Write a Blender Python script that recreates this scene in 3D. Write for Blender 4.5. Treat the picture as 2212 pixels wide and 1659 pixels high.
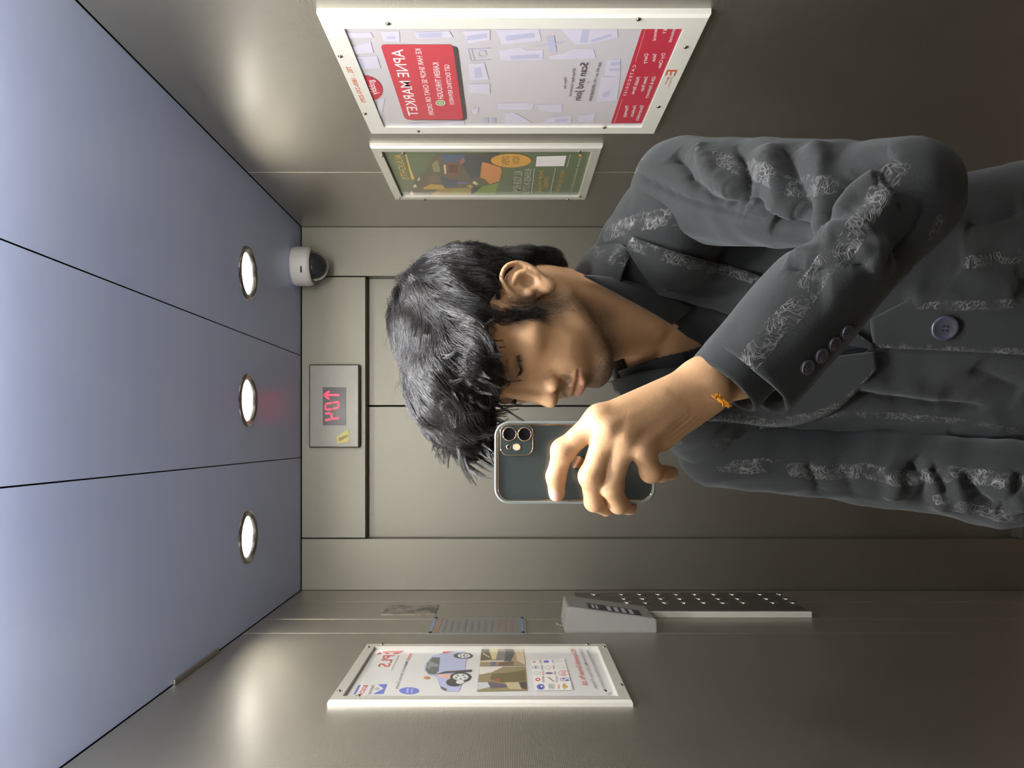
import bpy, bmesh, math, random
import numpy as np
from mathutils import Vector, Matrix

for o in list(bpy.data.objects):
    bpy.data.objects.remove(o, do_unlink=True)
SC = bpy.context.scene
COL = SC.collection
random.seed(7)
RNG = np.random.default_rng(11)

# ------------------------------------------------------------------ camera
FPX, VX, VY, ZC = 1661.0, 1100.0, 943.0, 1.572      # focal length in px, axis point, lens height
cam_d = bpy.data.cameras.new('camera')
cam = bpy.data.objects.new('camera', cam_d)
COL.objects.link(cam)
cam_d.sensor_fit = 'HORIZONTAL'
cam_d.sensor_width = 36.0
cam_d.lens = 36.0 * FPX / 2212.0
cam_d.shift_x = (1106.0 - VX) / 2212.0
cam_d.shift_y = (VY - 829.5) / 2212.0
cam_d.clip_start = 0.02
cam.matrix_world = Matrix(((0, 1, 0, 0), (0, 0, -1, 0), (-1, 0, 0, ZC), (0, 0, 0, 1)))
SC.camera = cam

# ------------------------------------------------------------------ world, exposure
w = bpy.data.worlds.new('world'); SC.world = w; w.use_nodes = True
w.node_tree.nodes['Background'].inputs[0].default_value = (0.02, 0.022, 0.026, 1)
w.node_tree.nodes['Background'].inputs[1].default_value = 1.0
SC.view_settings.view_transform = 'Standard'
SC.view_settings.look = 'None'
SC.view_settings.exposure = 0.0
SC.view_settings.gamma = 1.0
SC.view_settings.use_curve_mapping = False
LAMP_FAR = 70.0       # radiance of the three downlights by the door
LAMP_NEAR = 345.0     # radiance of the three downlights above the rider
LAMP_REAR = 55.0      # radiance of the three downlights behind the viewpoint

# ------------------------------------------------------------------ helpers
def P(x, y, Y):
    """photo pixel at depth Y -> point of the place"""
    return np.array([(VY - y) / FPX * Y, Y, ZC + (VX - x) / FPX * Y])

def PX(p):
    p = np.asarray(p, float)
    return np.stack([VX - (p[..., 2] - ZC) * FPX / p[..., 1], VY - p[..., 0] * FPX / p[..., 1]], -1)

def tag(o, label=None, cat=None, group=None, kind=None):
    if label: o['label'] = label
    if cat: o['category'] = cat
    if group: o['group'] = group
    if kind: o['kind'] = kind
    return o

def empty(name, loc=(0, 0, 0), rz=0.0):
    o = bpy.data.objects.new(name, None); COL.objects.link(o)
    o.location = loc; o.rotation_euler = (0, 0, rz); o.empty_display_size = 0.05
    return o

def link(name, me, parent=None):
    o = bpy.data.objects.new(name, me); COL.objects.link(o)
    if parent is not None:
        o.parent = parent
        o.matrix_parent_inverse = Matrix.Translation(parent.location).inverted()   # parents are never turned
    return o

class MB:
    """collects geometry, one mesh object at the end"""
    def __init__(s): s.v = []; s.f = []; s.m = []
    def add(s, verts, faces, mi=0):
        b = len(s.v); s.v.extend([tuple(map(float, q)) for q in verts])
        s.f.extend([tuple(b + i for i in f) for f in faces]); s.m.extend([mi] * len(faces)); return s
    def box(s, x0, x1, y0, y1, z0, z1, bev=0.0, mi=0, seg=2):
        bm = bmesh.new(); bmesh.ops.create_cube(bm, size=1)
        for q in bm.verts:
            q.co = ((x0 + x1) / 2 + q.co.x * (x1 - x0), (y0 + y1) / 2 + q.co.y * (y1 - y0), (z0 + z1) / 2 + q.co.z * (z1 - z0))
        if bev > 0:
            bmesh.ops.bevel(bm, geom=list(bm.edges), offset=bev, segments=seg, affect='EDGES', profile=0.5)
        return s.bm(bm, mi)
    def bm(s, bm, mi=0):
        bm.verts.index_update()
        s.add([q.co for q in bm.verts], [[q.index for q in f.verts] for f in bm.faces], mi); bm.free(); return s
    def tube(s, pts, r, n=8, mi=0, cap=True, closed=False):
        pts = [Vector(p) for p in pts]; N = len(pts)
        rr = r if hasattr(r, '__len__') else [r] * N
        rings = []; up = None
        for i, p in enumerate(pts):
            a = pts[(i - 1) % N] if (i > 0 or closed) else p
            b = pts[(i + 1) % N] if (i < N - 1 or closed) else p
            t = (b - a).normalized()
            if up is None: up = t.orthogonal().normalized()
            up = (up - t * up.dot(t)); up = up.normalized() if up.length > 1e-6 else t.orthogonal().normalized()
            sd = t.cross(up)
            rings.append([p + (up * math.cos(k / n * 2 * math.pi) + sd * math.sin(k / n * 2 * math.pi)) * rr[i] for k in range(n)])
        vs = [q for r_ in rings for q in r_]; fs = []
        for i in range(N if closed else N - 1):
            j = (i + 1) % N
            for k in range(n):
                fs.append((i * n + k, i * n + (k + 1) % n, j * n + (k + 1) % n, j * n + k))
        if cap and not closed:
            fs.append(tuple(range(n))[::-1]); fs.append(tuple((N - 1) * n + k for k in range(n)))
        return s.add(vs, fs, mi)
    def lathe(s, prof, org, axis, n=32, mi=0):
        """prof: list of (radius, height along axis)"""
        org = Vector(org); ax = Vector(axis).normalized(); u = ax.orthogonal().normalized(); v = ax.cross(u)
        vs = []; fs = []
        for (r, h) in prof:
            for k in range(n):
                a = 2 * math.pi * k / n
                vs.append(org + ax * h + (u * math.cos(a) + v * math.sin(a)) * r)
        for i in range(len(prof) - 1):
            for k in range(n):
                fs.append((i * n + k, i * n + (k + 1) % n, (i + 1) * n + (k + 1) % n, (i + 1) * n + k))
        return s.add(vs, fs, mi)
    def mesh(s, name, mats, smooth=False):
        me = bpy.data.meshes.new(name); me.from_pydata(s.v, [], s.f)
        mats = mats if isinstance(mats, (list, tuple)) else [mats]
        for m in mats: me.materials.append(m)
        if len(mats) > 1: me.polygons.foreach_set('material_index', s.m)
        if smooth: me.polygons.foreach_set('use_smooth', [True] * len(me.polygons))
        me.update(); return me
    def build(s, name, mats, parent=None, smooth=False):
        return link(name, s.mesh(name, mats, smooth), parent)

# ------------------------------------------------------------------ materials
class NT:
    def __init__(s, name):
        s.m = bpy.data.materials.new(name); s.m.use_nodes = True; s.t = s.m.node_tree
        s.p = s.t.nodes['Principled BSDF']; s.out = s.t.nodes['Material Output']
    def n(s, kind, **kw):
        q = s.t.nodes.new(kind)
        for k, v in kw.items():
            if k == 'ins':
                for a, b in v.items():
                    if isinstance(b, bpy.types.NodeSocket): s.t.links.new(b, q.inputs[a])
                    else: q.inputs[a].default_value = b
            else: setattr(q, k, v)
        return q
    def l(s, a, b): s.t.links.new(a, b)
    def math(s, op, a, b=0.5, c=0.5, clamp=False):
        return s.n('ShaderNodeMath', operation=op, use_clamp=clamp, ins={0: a, 1: b, 2: c}).outputs[0]
    def mix(s, fac, a, b, blend='MIX'):
        q = s.n('ShaderNodeMix', data_type='RGBA', blend_type=blend)
        for i, v in ((0, fac), (6, a), (7, b)):
            if isinstance(v, bpy.types.NodeSocket): s.l(v, q.inputs[i])
            else: q.inputs[i].default_value = v if i == 0 else c4(v)
        return q.outputs[2]
    def ramp(s, fac, a, b):
        return s.n('ShaderNodeMapRange', ins={0: fac, 1: a, 2: b, 3: 0.0, 4: 1.0}).outputs[0]
    def noise(s, vec, scale, detail=4, rough=0.6, dist=0.0):
        return s.n('ShaderNodeTexNoise', ins={'Vector': vec, 'Scale': scale, 'Detail': detail, 'Roughness': rough, 'Distortion': dist}).outputs[0]
    def set(s, **kw):
        for k, v in kw.items():
            k = k.replace('_', ' ')
            if isinstance(v, bpy.types.NodeSocket): s.l(v, s.p.inputs[k])
            else: s.p.inputs[k].default_value = c4(v) if s.p.inputs[k].type == 'RGBA' else v
        return s
    def bump(s, height, strength=0.3, dist=0.001):
        q = s.n('ShaderNodeBump', ins={'Height': height, 'Strength': strength, 'Distance': dist}); s.l(q.outputs[0], s.p.inputs['Normal']); return s

def c4(c): return (c[0], c[1], c[2], 1.0) if len(c) == 3 else tuple(c)
def srgb(r, g, b):
    f = lambda x: ((x / 255 + 0.055) / 1.055) ** 2.4 if x > 10 else x / 255 / 12.92
    return (f(r), f(g), f(b))

def plain(name, col, rough=0.5, metal=0.0, var=0.06, scale=30.0, **kw):
    t = NT(name); pos = t.n('ShaderNodeTexCoord').outputs['Object']
    nz = t.noise(pos, scale, 5, 0.65)
    lo = [c * (1 - var) for c in col]; hi = [min(1, c * (1 + var)) for c in col]
    t.set(Base_Color=t.mix(nz, lo, hi), Roughness=rough, Metallic=metal, **kw)
    return t.m

def steel(name, col, rough, axis, pitch=0.0036, strength=0.30, var=0.10, coat=0.8):
    """linen-textured stainless sheet; axis = wall normal axis"""
    t = NT(name); pos = t.n('ShaderNodeNewGeometry').outputs['Position']
    xyz = t.n('ShaderNodeSeparateXYZ', ins={0: pos}).outputs
    u, v = [xyz[i] for i in range(3) if i != axis]
    k = 2 * math.pi / pitch
    s1 = t.math('SINE', t.math('MULTIPLY', t.math('ADD', u, v), k * 0.7071))
    s2 = t.math('SINE', t.math('MULTIPLY', t.math('SUBTRACT', u, v), k * 0.7071))
    h = t.math('MULTIPLY', s1, s2)
    big = t.noise(pos, 3.0, 5, 0.6); fine = t.noise(pos, 60.0, 4, 0.7)
    mixn = t.math('ADD', t.math('MULTIPLY', big, 0.7), t.math('MULTIPLY', fine, 0.3))
    t.set(Base_Color=t.mix(mixn, [c * (1 - var) for c in col], [c * (1 + var) for c in col]), Metallic=1.0,
          Roughness=t.math('ADD', rough - 0.05, t.math('MULTIPLY', mixn, 0.10)))
    t.set(Coat_Weight=coat, Coat_Roughness=0.33)
    t.bump(h, strength, 0.0006)
    return t.m

def emis(name, col, strength, base=(0.02, 0.02, 0.02)):
    t = NT(name); t.set(Base_Color=base, Emission_Color=col, Emission_Strength=strength, Roughness=0.4); return t.m

M = {}
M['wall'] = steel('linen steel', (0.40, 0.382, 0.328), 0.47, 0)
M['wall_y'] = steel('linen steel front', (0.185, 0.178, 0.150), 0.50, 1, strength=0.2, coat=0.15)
M['ceil'] = None
def mk_ceil():
    t = NT('film covered steel'); pos = t.n('ShaderNodeNewGeometry').outputs['Position']
    nz = t.noise(pos, 5.0, 5, 0.6); sp = t.noise(pos, 220.0, 2, 0.5)
    t.set(Base_Color=t.mix(nz, (0.50, 0.60, 1.0), (0.60, 0.71, 1.0)), Metallic=0.08, Roughness=t.math('ADD', 0.28, t.math('MULTIPLY', nz, 0.10)))
    t.bump(t.noise(pos, 14.0, 3, 0.5), 0.10, 0.002); return t.m
M['ceil'] = mk_ceil()
M['brushed'] = plain('brushed steel', (0.50, 0.48, 0.44), 0.32, 1.0, 0.1, 40)
M['dark_gap'] = plain('dark gap', (0.02, 0.02, 0.02), 0.7)
M['floor'] = plain('dark floor', (0.16, 0.105, 0.072), 0.5, 0.0, 0.3, 60)
M['alu'] = plain('aluminium rail', (0.54, 0.53, 0.475), 0.42, 0.35, 0.05, 60)
M['white_rail'] = plain('white rail', (0.60, 0.595, 0.54), 0.38, 0.0, 0.05, 40)
M['screw'] = plain('screw', (0.45, 0.42, 0.34), 0.25, 1.0)
M['black'] = plain('black plastic', (0.012, 0.012, 0.014), 0.35)
M['paper'] = plain('poster paper', (0.50, 0.475, 0.50), 0.25, 0, 0.02, 20, Coat_Weight=0.4, Coat_Roughness=0.06)
def ink(name, col, rough=0.3):
    k = 'ink_' + name
    if k not in M: M[k] = plain('print ' + name, col, rough, 0, 0.04, 50, Coat_Weight=0.4, Coat_Roughness=0.06)
    return M[k]
# ================================================================== the car
XL, XR, YB, YD, ZT = -0.469, 0.640, -0.75, 2.347, ZC + 0.636
G = 0.0012
def struct(name, mb, mats, parent=None):
    o = mb.build(name, mats, parent)
    if parent is None: o['kind'] = 'structure'
    return o
def panels_x(wall, xw, sgn, cuts):
    """sheet panels on a side wall, 3 mm proud of the backing, with open joints"""
    for a, b in zip(cuts[:-1], cuts[1:]):
        m = MB(); x0, x1 = sorted((xw, xw + sgn * 0.003))
        m.box(x0, x1, a + G, b - G, 0.0, ZT - 0.002, 0.0008, seg=1)
        m.build('wall_panel', M['wall'], wall)
T = 0.03
fl = struct('floor', MB().box(XL - T, XR + T, YB - T, YD + 0.12, -0.04, 0.0), M['floor'])
wr = struct('wall_right', MB().box(XR + 0.003, XR + T, YB, YD + 0.1, 0, ZT), M['dark_gap'])
panels_x(wr, XR + 0.003, -1, [YB, 0.70, 1.862, YD])
wl = struct('wall_left', MB().box(XL - T, XL - 0.003, YB, YD + 0.1, 0, ZT), M['dark_gap'])
panels_x(wl, XL - 0.003, 1, [YB, 0.70, 1.834, 1.975, 2.185, YD])
wf = struct('wall_front', MB().box(XL - T, XR + T, YB - T, YB, 0, ZT), M['dark_gap'])
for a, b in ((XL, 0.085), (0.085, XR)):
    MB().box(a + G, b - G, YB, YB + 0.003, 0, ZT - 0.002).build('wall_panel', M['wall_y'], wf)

# door wall: two jamb panels and the lintel around the opening
DX0, DX1, DZ = (VY - 1163) / FPX * YD, (VY - 597) / FPX * YD, ZC + (VX - 789) / FPX * YD
wb = struct('wall_back', MB().box(XL - T, XR + T, YD + 0.09, YD + 0.12, 0, ZT), M['dark_gap'])
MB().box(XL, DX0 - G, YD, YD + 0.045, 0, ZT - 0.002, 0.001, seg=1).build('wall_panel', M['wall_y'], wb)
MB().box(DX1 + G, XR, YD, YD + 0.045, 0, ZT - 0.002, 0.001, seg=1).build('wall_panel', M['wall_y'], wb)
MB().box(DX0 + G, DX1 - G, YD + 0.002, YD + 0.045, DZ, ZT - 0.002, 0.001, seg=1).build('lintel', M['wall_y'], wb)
DM = (VY - 877) / FPX * (YD + 0.05)
def door(name, a, b, lab):
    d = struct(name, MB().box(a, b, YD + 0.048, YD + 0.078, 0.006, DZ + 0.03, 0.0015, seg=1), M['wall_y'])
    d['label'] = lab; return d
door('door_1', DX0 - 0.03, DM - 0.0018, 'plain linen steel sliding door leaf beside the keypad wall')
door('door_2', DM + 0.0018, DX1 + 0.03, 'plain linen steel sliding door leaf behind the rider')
M['sill'] = plain('worn dark sill', (0.05, 0.047, 0.042), 0.55, 0.3, 0.3, 40)
st = struct('trim_1', MB().box(DX0, DX1, YD - 0.002, YD + 0.09, 0.0, 0.008, 0.001), M['sill'])

# ceiling of three sheets
ce = struct('ceiling', MB().box(XL - T, XR + T, YB - T, YD + 0.1, ZT + 0.020, ZT + 0.045), M['dark_gap'])
LX = [-0.244, 0.088, 0.397]; LY = [1.872, 0.66, 0.06]
LR = 0.066
for a, b, lx in ((XL, -0.064, LX[0]), (-0.064, 0.247, LX[1]), (0.247, XR, LX[2])):
    # sheet with round cut-outs for its lamps, built as a fan around every hole
    m = MB()
    ys = [YB, 0.30, 1.36, YD]
    def sheet(x0, x1, y0, y1):
        m.add([(x0, y0, ZT), (x1, y0, ZT), (x1, y1, ZT), (x0, y1, ZT)], [(0, 3, 2, 1)])
    def holed(x0, x1, y0, y1, cx, cy, r):
        n = 48; ring = []; outer = []
        for k in range(n):
            t = 2 * math.pi * k / n; c, s = math.cos(t), math.sin(t)
            ring.append((cx + r * c, cy + r * s, ZT))
            q = min((x1 - cx) / c if c > 1e-9 else 1e9, (x0 - cx) / c if c < -1e-9 else 1e9,
                    (y1 - cy) / s if s > 1e-9 else 1e9, (y0 - cy) / s if s < -1e-9 else 1e9)
            outer.append((cx + q * c, cy + q * s, ZT))
        m.add(ring + outer, [(k, (k + 1) % n, n + (k + 1) % n, n + k) for k in range(n)])
        for (x, y) in ((x0, y0), (x1, y0), (x1, y1), (x0, y1)):   # corners
            k = min(range(n), key=lambda i: 0 if (outer[i][0] - cx) * (y - cy) - (outer[i][1] - cy) * (x - cx) <= 0 and
                    ((outer[i][0] - x) ** 2 + (outer[i][1] - y) ** 2) < 0.2 else 9)
            ang = math.atan2(y - cy, x - cx) % (2 * math.pi); k = int(ang / (2 * math.pi) * n) % n
            m.add([outer[k], (x, y, ZT), outer[(k + 1) % n]], [(0, 1, 2)])
    holed(a + G, b - G, YB, 0.37, lx, LY[2], LR - 0.006)
    holed(a + G, b - G, 0.37, 1.36, lx, LY[1], LR - 0.006)
    holed(a + G, b - G, 1.36, YD - 0.001, lx, LY[0], LR - 0.006)
    m.build('ceiling_panel', M['ceil'], ce)
MB().box(XL + 0.0005, XL + 0.010, 1.45, 1.672, ZT - 0.006, ZT - 0.0005, 0.001).build('joint_strip', M['brushed'], ce)

# downlights: recessed by the door, hanging domes in the other rows
M['lamp_far'] = emis('lit diffuser', (1.0, 0.93, 0.80), LAMP_FAR, (0.8, 0.8, 0.8))
M['lamp_near'] = emis('lit cool diffuser', (1.0, 0.97, 0.93), LAMP_NEAR, (0.8, 0.8, 0.8))
M['lamp_rear'] = emis('lit rear diffuser', (1.0, 0.97, 0.93), LAMP_REAR, (0.8, 0.8, 0.8))
M['chrome'] = plain('chrome ring', (0.62, 0.62, 0.64), 0.16, 1.0)
LAB = {(0, 0): 'round recessed downlight by the door, nearest the keypad wall', (1, 0): 'round recessed downlight by the door, middle one above the floor display',
       (2, 0): 'round recessed downlight by the door, beside the dome camera',
       (0, 1): 'round downlight overhead, out of view on the keypad side', (1, 1): 'round downlight overhead, out of view in the middle', (2, 1): 'round downlight overhead, out of view on the poster side'}
for _j, _w in ((2, 'behind the viewpoint'),):
    for _i, _s in enumerate(('keypad side', 'middle', 'poster side')): LAB[(_i, _j)] = 'round downlight %s, %s' % (_w, _s)
for j, ly in enumerate(LY):
    for i, lx in enumerate(LX):
        e = tag(empty('downlight', (lx, ly, ZT)), LAB[(i, j)], 'ceiling light', 'recessed downlights in the car ceiling')
        MB().lathe([(LR, 0.0), (LR - 0.002, -0.004), (LR - 0.010, -0.005), (LR - 0.016, 0.000), (0.050, 0.012), (0.050, 0.014)], (lx, ly, ZT), (0, 0, 1), 40).build('bezel', M['chrome'], e, True)
        m = MB()
        if j == 0: prof = [(0.0495, 0.010), (0.044, 0.0085), (0.030, 0.007), (0.0, 0.0065)]
        else: prof = [(0.050, 0.002), (0.0495, -0.022), (0.045, -0.034), (0.033, -0.040), (0.016, -0.043), (0.0, -0.0435)]  # deep domes on the unseen rows, shaped to spill light over the ceiling
        m.lathe(prof, (lx, ly, ZT), (0, 0, 1), 40).build('diffuser', M[('lamp_far', 'lamp_near', 'lamp_rear')[j]], e, True)

# floor display over the door
M['housing'] = plain('satin housing steel', (0.15, 0.146, 0.134), 0.46, 1.0, 0.1, 40)
dxa, dxb = -0.0338, 0.2186; YF = YD - 0.024
e = tag(empty('floor_indicator', ((dxa + dxb) / 2, YD, ZC + 0.45)), 'brushed steel floor display with red digits above the door', 'floor display')
Q = lambda x, y, Y=YF: P(x, y, Y)
z0, z1 = Q(776, 0)[2], Q(667, 0)[2]
MB().box(dxa, dxb, YF, YD + 0.002, z0, z1, 0.004).build('housing', M['housing'], e)
a, b = Q(747.5, 836.5), Q(697.5, 919)
M['disp'] = plain('display window', (0.014, 0.011, 0.016), 0.3)
MB().box(b[0], a[0], YF - 0.0015, YF + 0.001, a[2], b[2]).build('window', M['disp'], e)
M['led'] = emis('red led', (1.0, 0.012, 0.045), 3.8)
def seg(m, p, q, r):
    p, q = np.array(p, float), np.array(q, float); d = (q - p) / np.linalg.norm(q - p); n = np.array([-d[1], d[0]])
    pts = [p, p + d * r + n * r, q - d * r + n * r, q, q - d * r - n * r, p + d * r - n * r]
    y0 = YF - 0.0035
    vs = [Q(t[0], t[1], y0) for t in pts] + [Q(t[0], t[1], YF - 0.0014) for t in pts]
    k = 6; m.add(vs, [tuple(range(k)), tuple(range(2 * k - 1, k - 1, -1))] + [(i, (i + 1) % k, k + (i + 1) % k, k + i) for i in range(k)])
zz = lambda x, y: (640 + x / 7.54, 760 + y / 7.54)
m = MB(); seg(m, zz(445, 703), zz(705, 703), 1.9); seg(m, zz(450, 700), zz(545, 640), 1.9); seg(m, zz(450, 706), zz(540, 770), 1.9); m.build('arrow', M['led'], e)
m = MB()
for p, q in (((475, 850), (580, 832)), ((590, 828), (690, 812)), ((478, 945), (575, 935)), ((585, 928), (690, 908)), ((472, 860), (480, 945)), ((684, 815), (692, 905))): seg(m, zz(*p), zz(*q), 1.7)
m.build('digit', M['led'], e)
m = MB()
for p, q in (((465, 1008), (555, 996)), ((465, 1115), (570, 1098)), ((580, 1094), (700, 1076)), ((570, 1000), (584, 1090))): seg(m, zz(*p), zz(*q), 1.7)
m.build('digit', M['led'], e)
M['yellow_st'] = plain('yellow sticker', srgb(205, 195, 110), 0.6, 0, 0.15, 300)
m = MB(); pts = [zz(655, 1385), zz(845, 1260), zz(862, 1400), zz(840, 1468), zz(668, 1495)]
m.add([Q(*p, YF - 0.0012) for p in pts] + [Q(*p, YF + 0.0005) for p in pts], [(0, 1, 2, 3, 4), (9, 8, 7, 6, 5)] + [(i, (i + 1) % 5, 5 + (i + 1) % 5, 5 + i) for i in range(5)])
m.build('sticker', M['yellow_st'], e)
m = MB()
for k in range(4):
    p, q = zz(690 + 38 * k, 1462 - 22 * k), zz(735 + 38 * k, 1452 - 22 * k)
    a_, b_ = Q(p[0], p[1] - 9 + k, YF - 0.0013), Q(q[0], q[1], YF - 0.0013)
    m.add([(a_[0], YF - 0.0014, a_[2]), (b_[0], YF - 0.0014, a_[2]), (b_[0], YF - 0.0014, b_[2]), (a_[0], YF - 0.0014, b_[2])], [(0, 1, 2, 3)])
m.build('sticker_print', ink('olive', srgb(120, 105, 40)), e)

# dome camera
cx, cy = 0.503, 2.272
e = tag(empty('dome_camera', (cx, cy, ZT)), 'white dome security camera on the ceiling above the door corner', 'camera')
M['cam_white'] = plain('white plastic', (0.55, 0.54, 0.52), 0.45)
MB().lathe([(0.0, 0.0), (0.055, 0.0), (0.0575, -0.004), (0.0575, -0.046), (0.053, -0.056), (0.045, -0.058), (0.044, -0.050), (0.0, -0.050)], (cx, cy, ZT), (0, 0, 1), 40).build('body', M['cam_white'], e, True)
t = NT('smoked dome'); t.set(Base_Color=(0.09, 0.09, 0.11), Roughness=0.06, Transmission_Weight=0.75, IOR=1.15); M['dome'] = t.m
MB().lathe([(0.043, -0.052)] + [(0.043 * math.cos(k * math.pi / 2 / 10), -0.058 - 0.043 * math.sin(k * math.pi / 2 / 10)) for k in range(11)], (cx, cy, ZT), (0, 0, 1), 40).build('dome', M['dome'], e, True)
MB().lathe([(0.0, -0.052), (0.026, -0.052), (0.028, -0.066), (0.020, -0.084), (0.0, -0.088)], (cx, cy, ZT), (0, 0, 1), 24).build('lens_module', M['black'], e, True)
MB().box(cx - 0.030, cx - 0.012, cy - 0.0585, cy - 0.056, ZT - 0.038, ZT - 0.034).build('slot', M['black'], e)
# ================================================================== things on the walls
def onx(x, y, X):
    """photo pixel -> point of the wall plane at X"""
    Y = X * FPX / (VY - y)
    return np.array([X, Y, ZC + (VX - x) / FPX * Y])

_tc = {}
def glyphs(body):
    """outline faces of a line of text, scaled to the unit box"""
    if body not in _tc:
        cu = bpy.data.curves.new('t', 'FONT'); cu.body = body; cu.resolution_u = 3
        cu.offset = 0.004
        ob = bpy.data.objects.new('t', cu); COL.objects.link(ob)
        dg = bpy.context.evaluated_depsgraph_get(); me = ob.evaluated_get(dg).to_mesh()
        v = np.array([q.co[:2] for q in me.vertices]); f = [tuple(p.vertices) for p in me.polygons]
        ob.evaluated_get(dg).to_mesh_clear(); bpy.data.objects.remove(ob); bpy.data.curves.remove(cu)
        v[:, 0] -= v[:, 0].min(); v[:, 0] /= max(v[:, 0].max(), 1e-6)
        v[:, 1] /= 0.729
        _tc[body] = (v, f)
    return _tc[body]

class Print:
    """flat print on a wall sheet; everything is laid out on the sheet's own plane"""
    def __init__(s, X, sgn): s.X = X; s.sgn = sgn; s.parts = {}
    def lay(s, k):
        s.ord = getattr(s, 'ord', 0) + 1                    # painter's order, a few hundredths of a millimetre per print
        return s.X + s.sgn * (0.0004 + 0.000014 * s.ord)
    def poly(s, part, mat, pts, k=0):
        vs = [onx(p[0], p[1], s.X) for p in pts]; x_ = s.ringx if s.hold is not None else s.lay(k)
        for q in vs: q[0] = x_
        s.parts.setdefault((part, mat, s.gid()), MB()).add(vs, [tuple(range(len(vs)))])
    hold = None
    def gid(s):
        s.cnt = getattr(s, 'cnt', 0) + 1
        return s.hold if s.hold is not None else s.cnt
    def ell(s, part, mat, c, r, k=0, n=28, rot=0.0):
        cs, sn = math.cos(rot), math.sin(rot)
        s.poly(part, mat, [(c[0] + r[0] * math.cos(t) * cs - r[1] * math.sin(t) * sn, c[1] + r[0] * math.cos(t) * sn + r[1] * math.sin(t) * cs)
                           for t in [2 * math.pi * i / n for i in range(n)]], k)
    def ring(s, part, mat, c, r, wd, k=0, n=28):
        a = [(c[0] + r[0] * math.cos(t), c[1] + r[1] * math.sin(t)) for t in [2 * math.pi * i / n for i in range(n)]]
        b = [(c[0] + (r[0] - wd) * math.cos(t), c[1] + (r[1] - wd) * math.sin(t)) for t in [2 * math.pi * i / n for i in range(n)]]
        s.hold = 'r%d' % s.gid(); s.ringx = s.lay(k)
        for i in range(n): s.poly(part, mat, [a[i], a[(i + 1) % n], b[(i + 1) % n], b[i]], k)
        s.hold = None
    def text(s, part, mat, body, p0, p1, hpx, k=1, slant=0.0):
        a, b = onx(p0[0], p0[1], s.X), onx(p1[0], p1[1], s.X)
        v, f = glyphs(body); d = b - a; h = hpx * a[1] / FPX
        up = np.array([0, 0, 1.0])
        vs = [a + d * q[0] + up * h * q[1] + d / np.linalg.norm(d) * slant * h * q[1] for q in v]; x_ = s.lay(k)
        for q in vs: q[0] = x_
        s.parts.setdefault((part, mat, 't'), MB()).add(vs, f)
    def done(s, parent):
        for (part, mat, g), mb in s.parts.items():
            o = mb.build(part, mat, parent)
            if g == 't': o['kind'] = 'stuff'

def framed(label, X0, X1, Ys, Zs, w, rail, XS, sheet_mat, screws, sheet_name='sheet'):
    """frame of four mitred rails from wall X0 to front X1, sheet at XS"""
    sg = 1 if X1 > X0 else -1
    e = tag(empty('poster', (X0, (Ys[0] + Ys[1]) / 2, Zs[0])), label, 'poster', 'framed posters on the car walls')
    y0, y1 = Ys; z0, z1 = Zs
    O = [(y0, z0), (y1, z0), (y1, z1), (y0, z1)]; I = [(y0 + w, z0 + w), (y1 - w, z0 + w), (y1 - w, z1 - w), (y0 + w, z1 - w)]
    O2 = [(y0 + .003, z0 + .003), (y1 - .003, z0 + .003), (y1 - .003, z1 - .003), (y0 + .003, z1 - .003)]
    for i in range(4):
        j = (i + 1) % 4; m = MB(); g = 0.0004
        q = [O[i], O[j], O[j], O2[j], I[j], I[j], I[i], I[i], O2[i], O[i]]
        prof = lambda P_, xs: [(x, p[0], p[1]) for p, x in zip(P_, xs)]
        xm = X1 - sg * 0.005
        A = [(X0, *O[i]), (xm, *O[i]), (X1, *O2[i]), (X1, *I[i]), (X0, *I[i])]
        B = [(X0, *O[j]), (xm, *O[j]), (X1, *O2[j]), (X1, *I[j]), (X0, *I[j])]
        n = 5
        m.add(A + B, [(k, (k + 1) % n, n + (k + 1) % n, n + k) for k in range(n)] + [(4, 3, 2, 1, 0), (5, 6, 7, 8, 9)])
        m.build('frame_rail', rail, e)
    m = MB(); xa, xb = sorted((X0 + sg * 0.001, XS)); m.box(xa, xb, y0 + w * .6, y1 - w * .6, z0 + w * .6, z1 - w * .6)
    m.build(sheet_name, sheet_mat, e)
    for (y, z) in screws:
        MB().lathe([(0.0, 0.0), (0.0042, 0.0), (0.0038, 0.0016), (0.002, 0.0026), (0.0, 0.0028)], (X1, y, z), (sg, 0, 0), 12).build('screw', M['screw'], e, True)
    return e

# ---------------------------------------------------------------- market poster (right wall, near)
XW = XR
lil = ink('lilac', srgb(196, 192, 208)); lil2 = ink('lilac dark', srgb(172, 174, 198)); white = ink('white', srgb(225, 222, 222))
red = ink('red', srgb(178, 48, 66)); red2 = ink('card red', srgb(186, 62, 74)); dark = ink('dark', srgb(70, 58, 62)); orange = ink('orange', srgb(206, 92, 48)); pink = ink('pale red', srgb(214, 150, 140))
green = ink('green', srgb(110, 150, 90)); shadow_ink = ink('card shadow', srgb(72, 66, 66))
ya, yb = 1.149, 1.595
za, zb = ZC - 0.302, ZC + 0.288
yy = lambda y: 0.627 * FPX / (VY - y)
zq = lambda x, y: ZC + (VX - x) / FPX * yy(y)
e1 = framed('white framed market poster with red card, nearest on the wall behind the shoulder', XW, 0.627, (ya, yb), (za, zb), 0.034, M['white_rail'], 0.631, M['paper'],
            [(yy(50), zq(838, 50)), (yy(121), zq(735, 121)), (yy(245), zq(788, 245)), (yy(283), zq(903, 283)), (yy(41), zq(1379, 41)), (yy(101), zq(1481, 101)), (yy(230), zq(1422, 230)), (yy(275), zq(1305, 275))], 'printed_sheet')
p = Print(0.631, -1)
a1 = lambda x, y: (680 + x / 5.821, 20 + y / 5.821)
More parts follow.
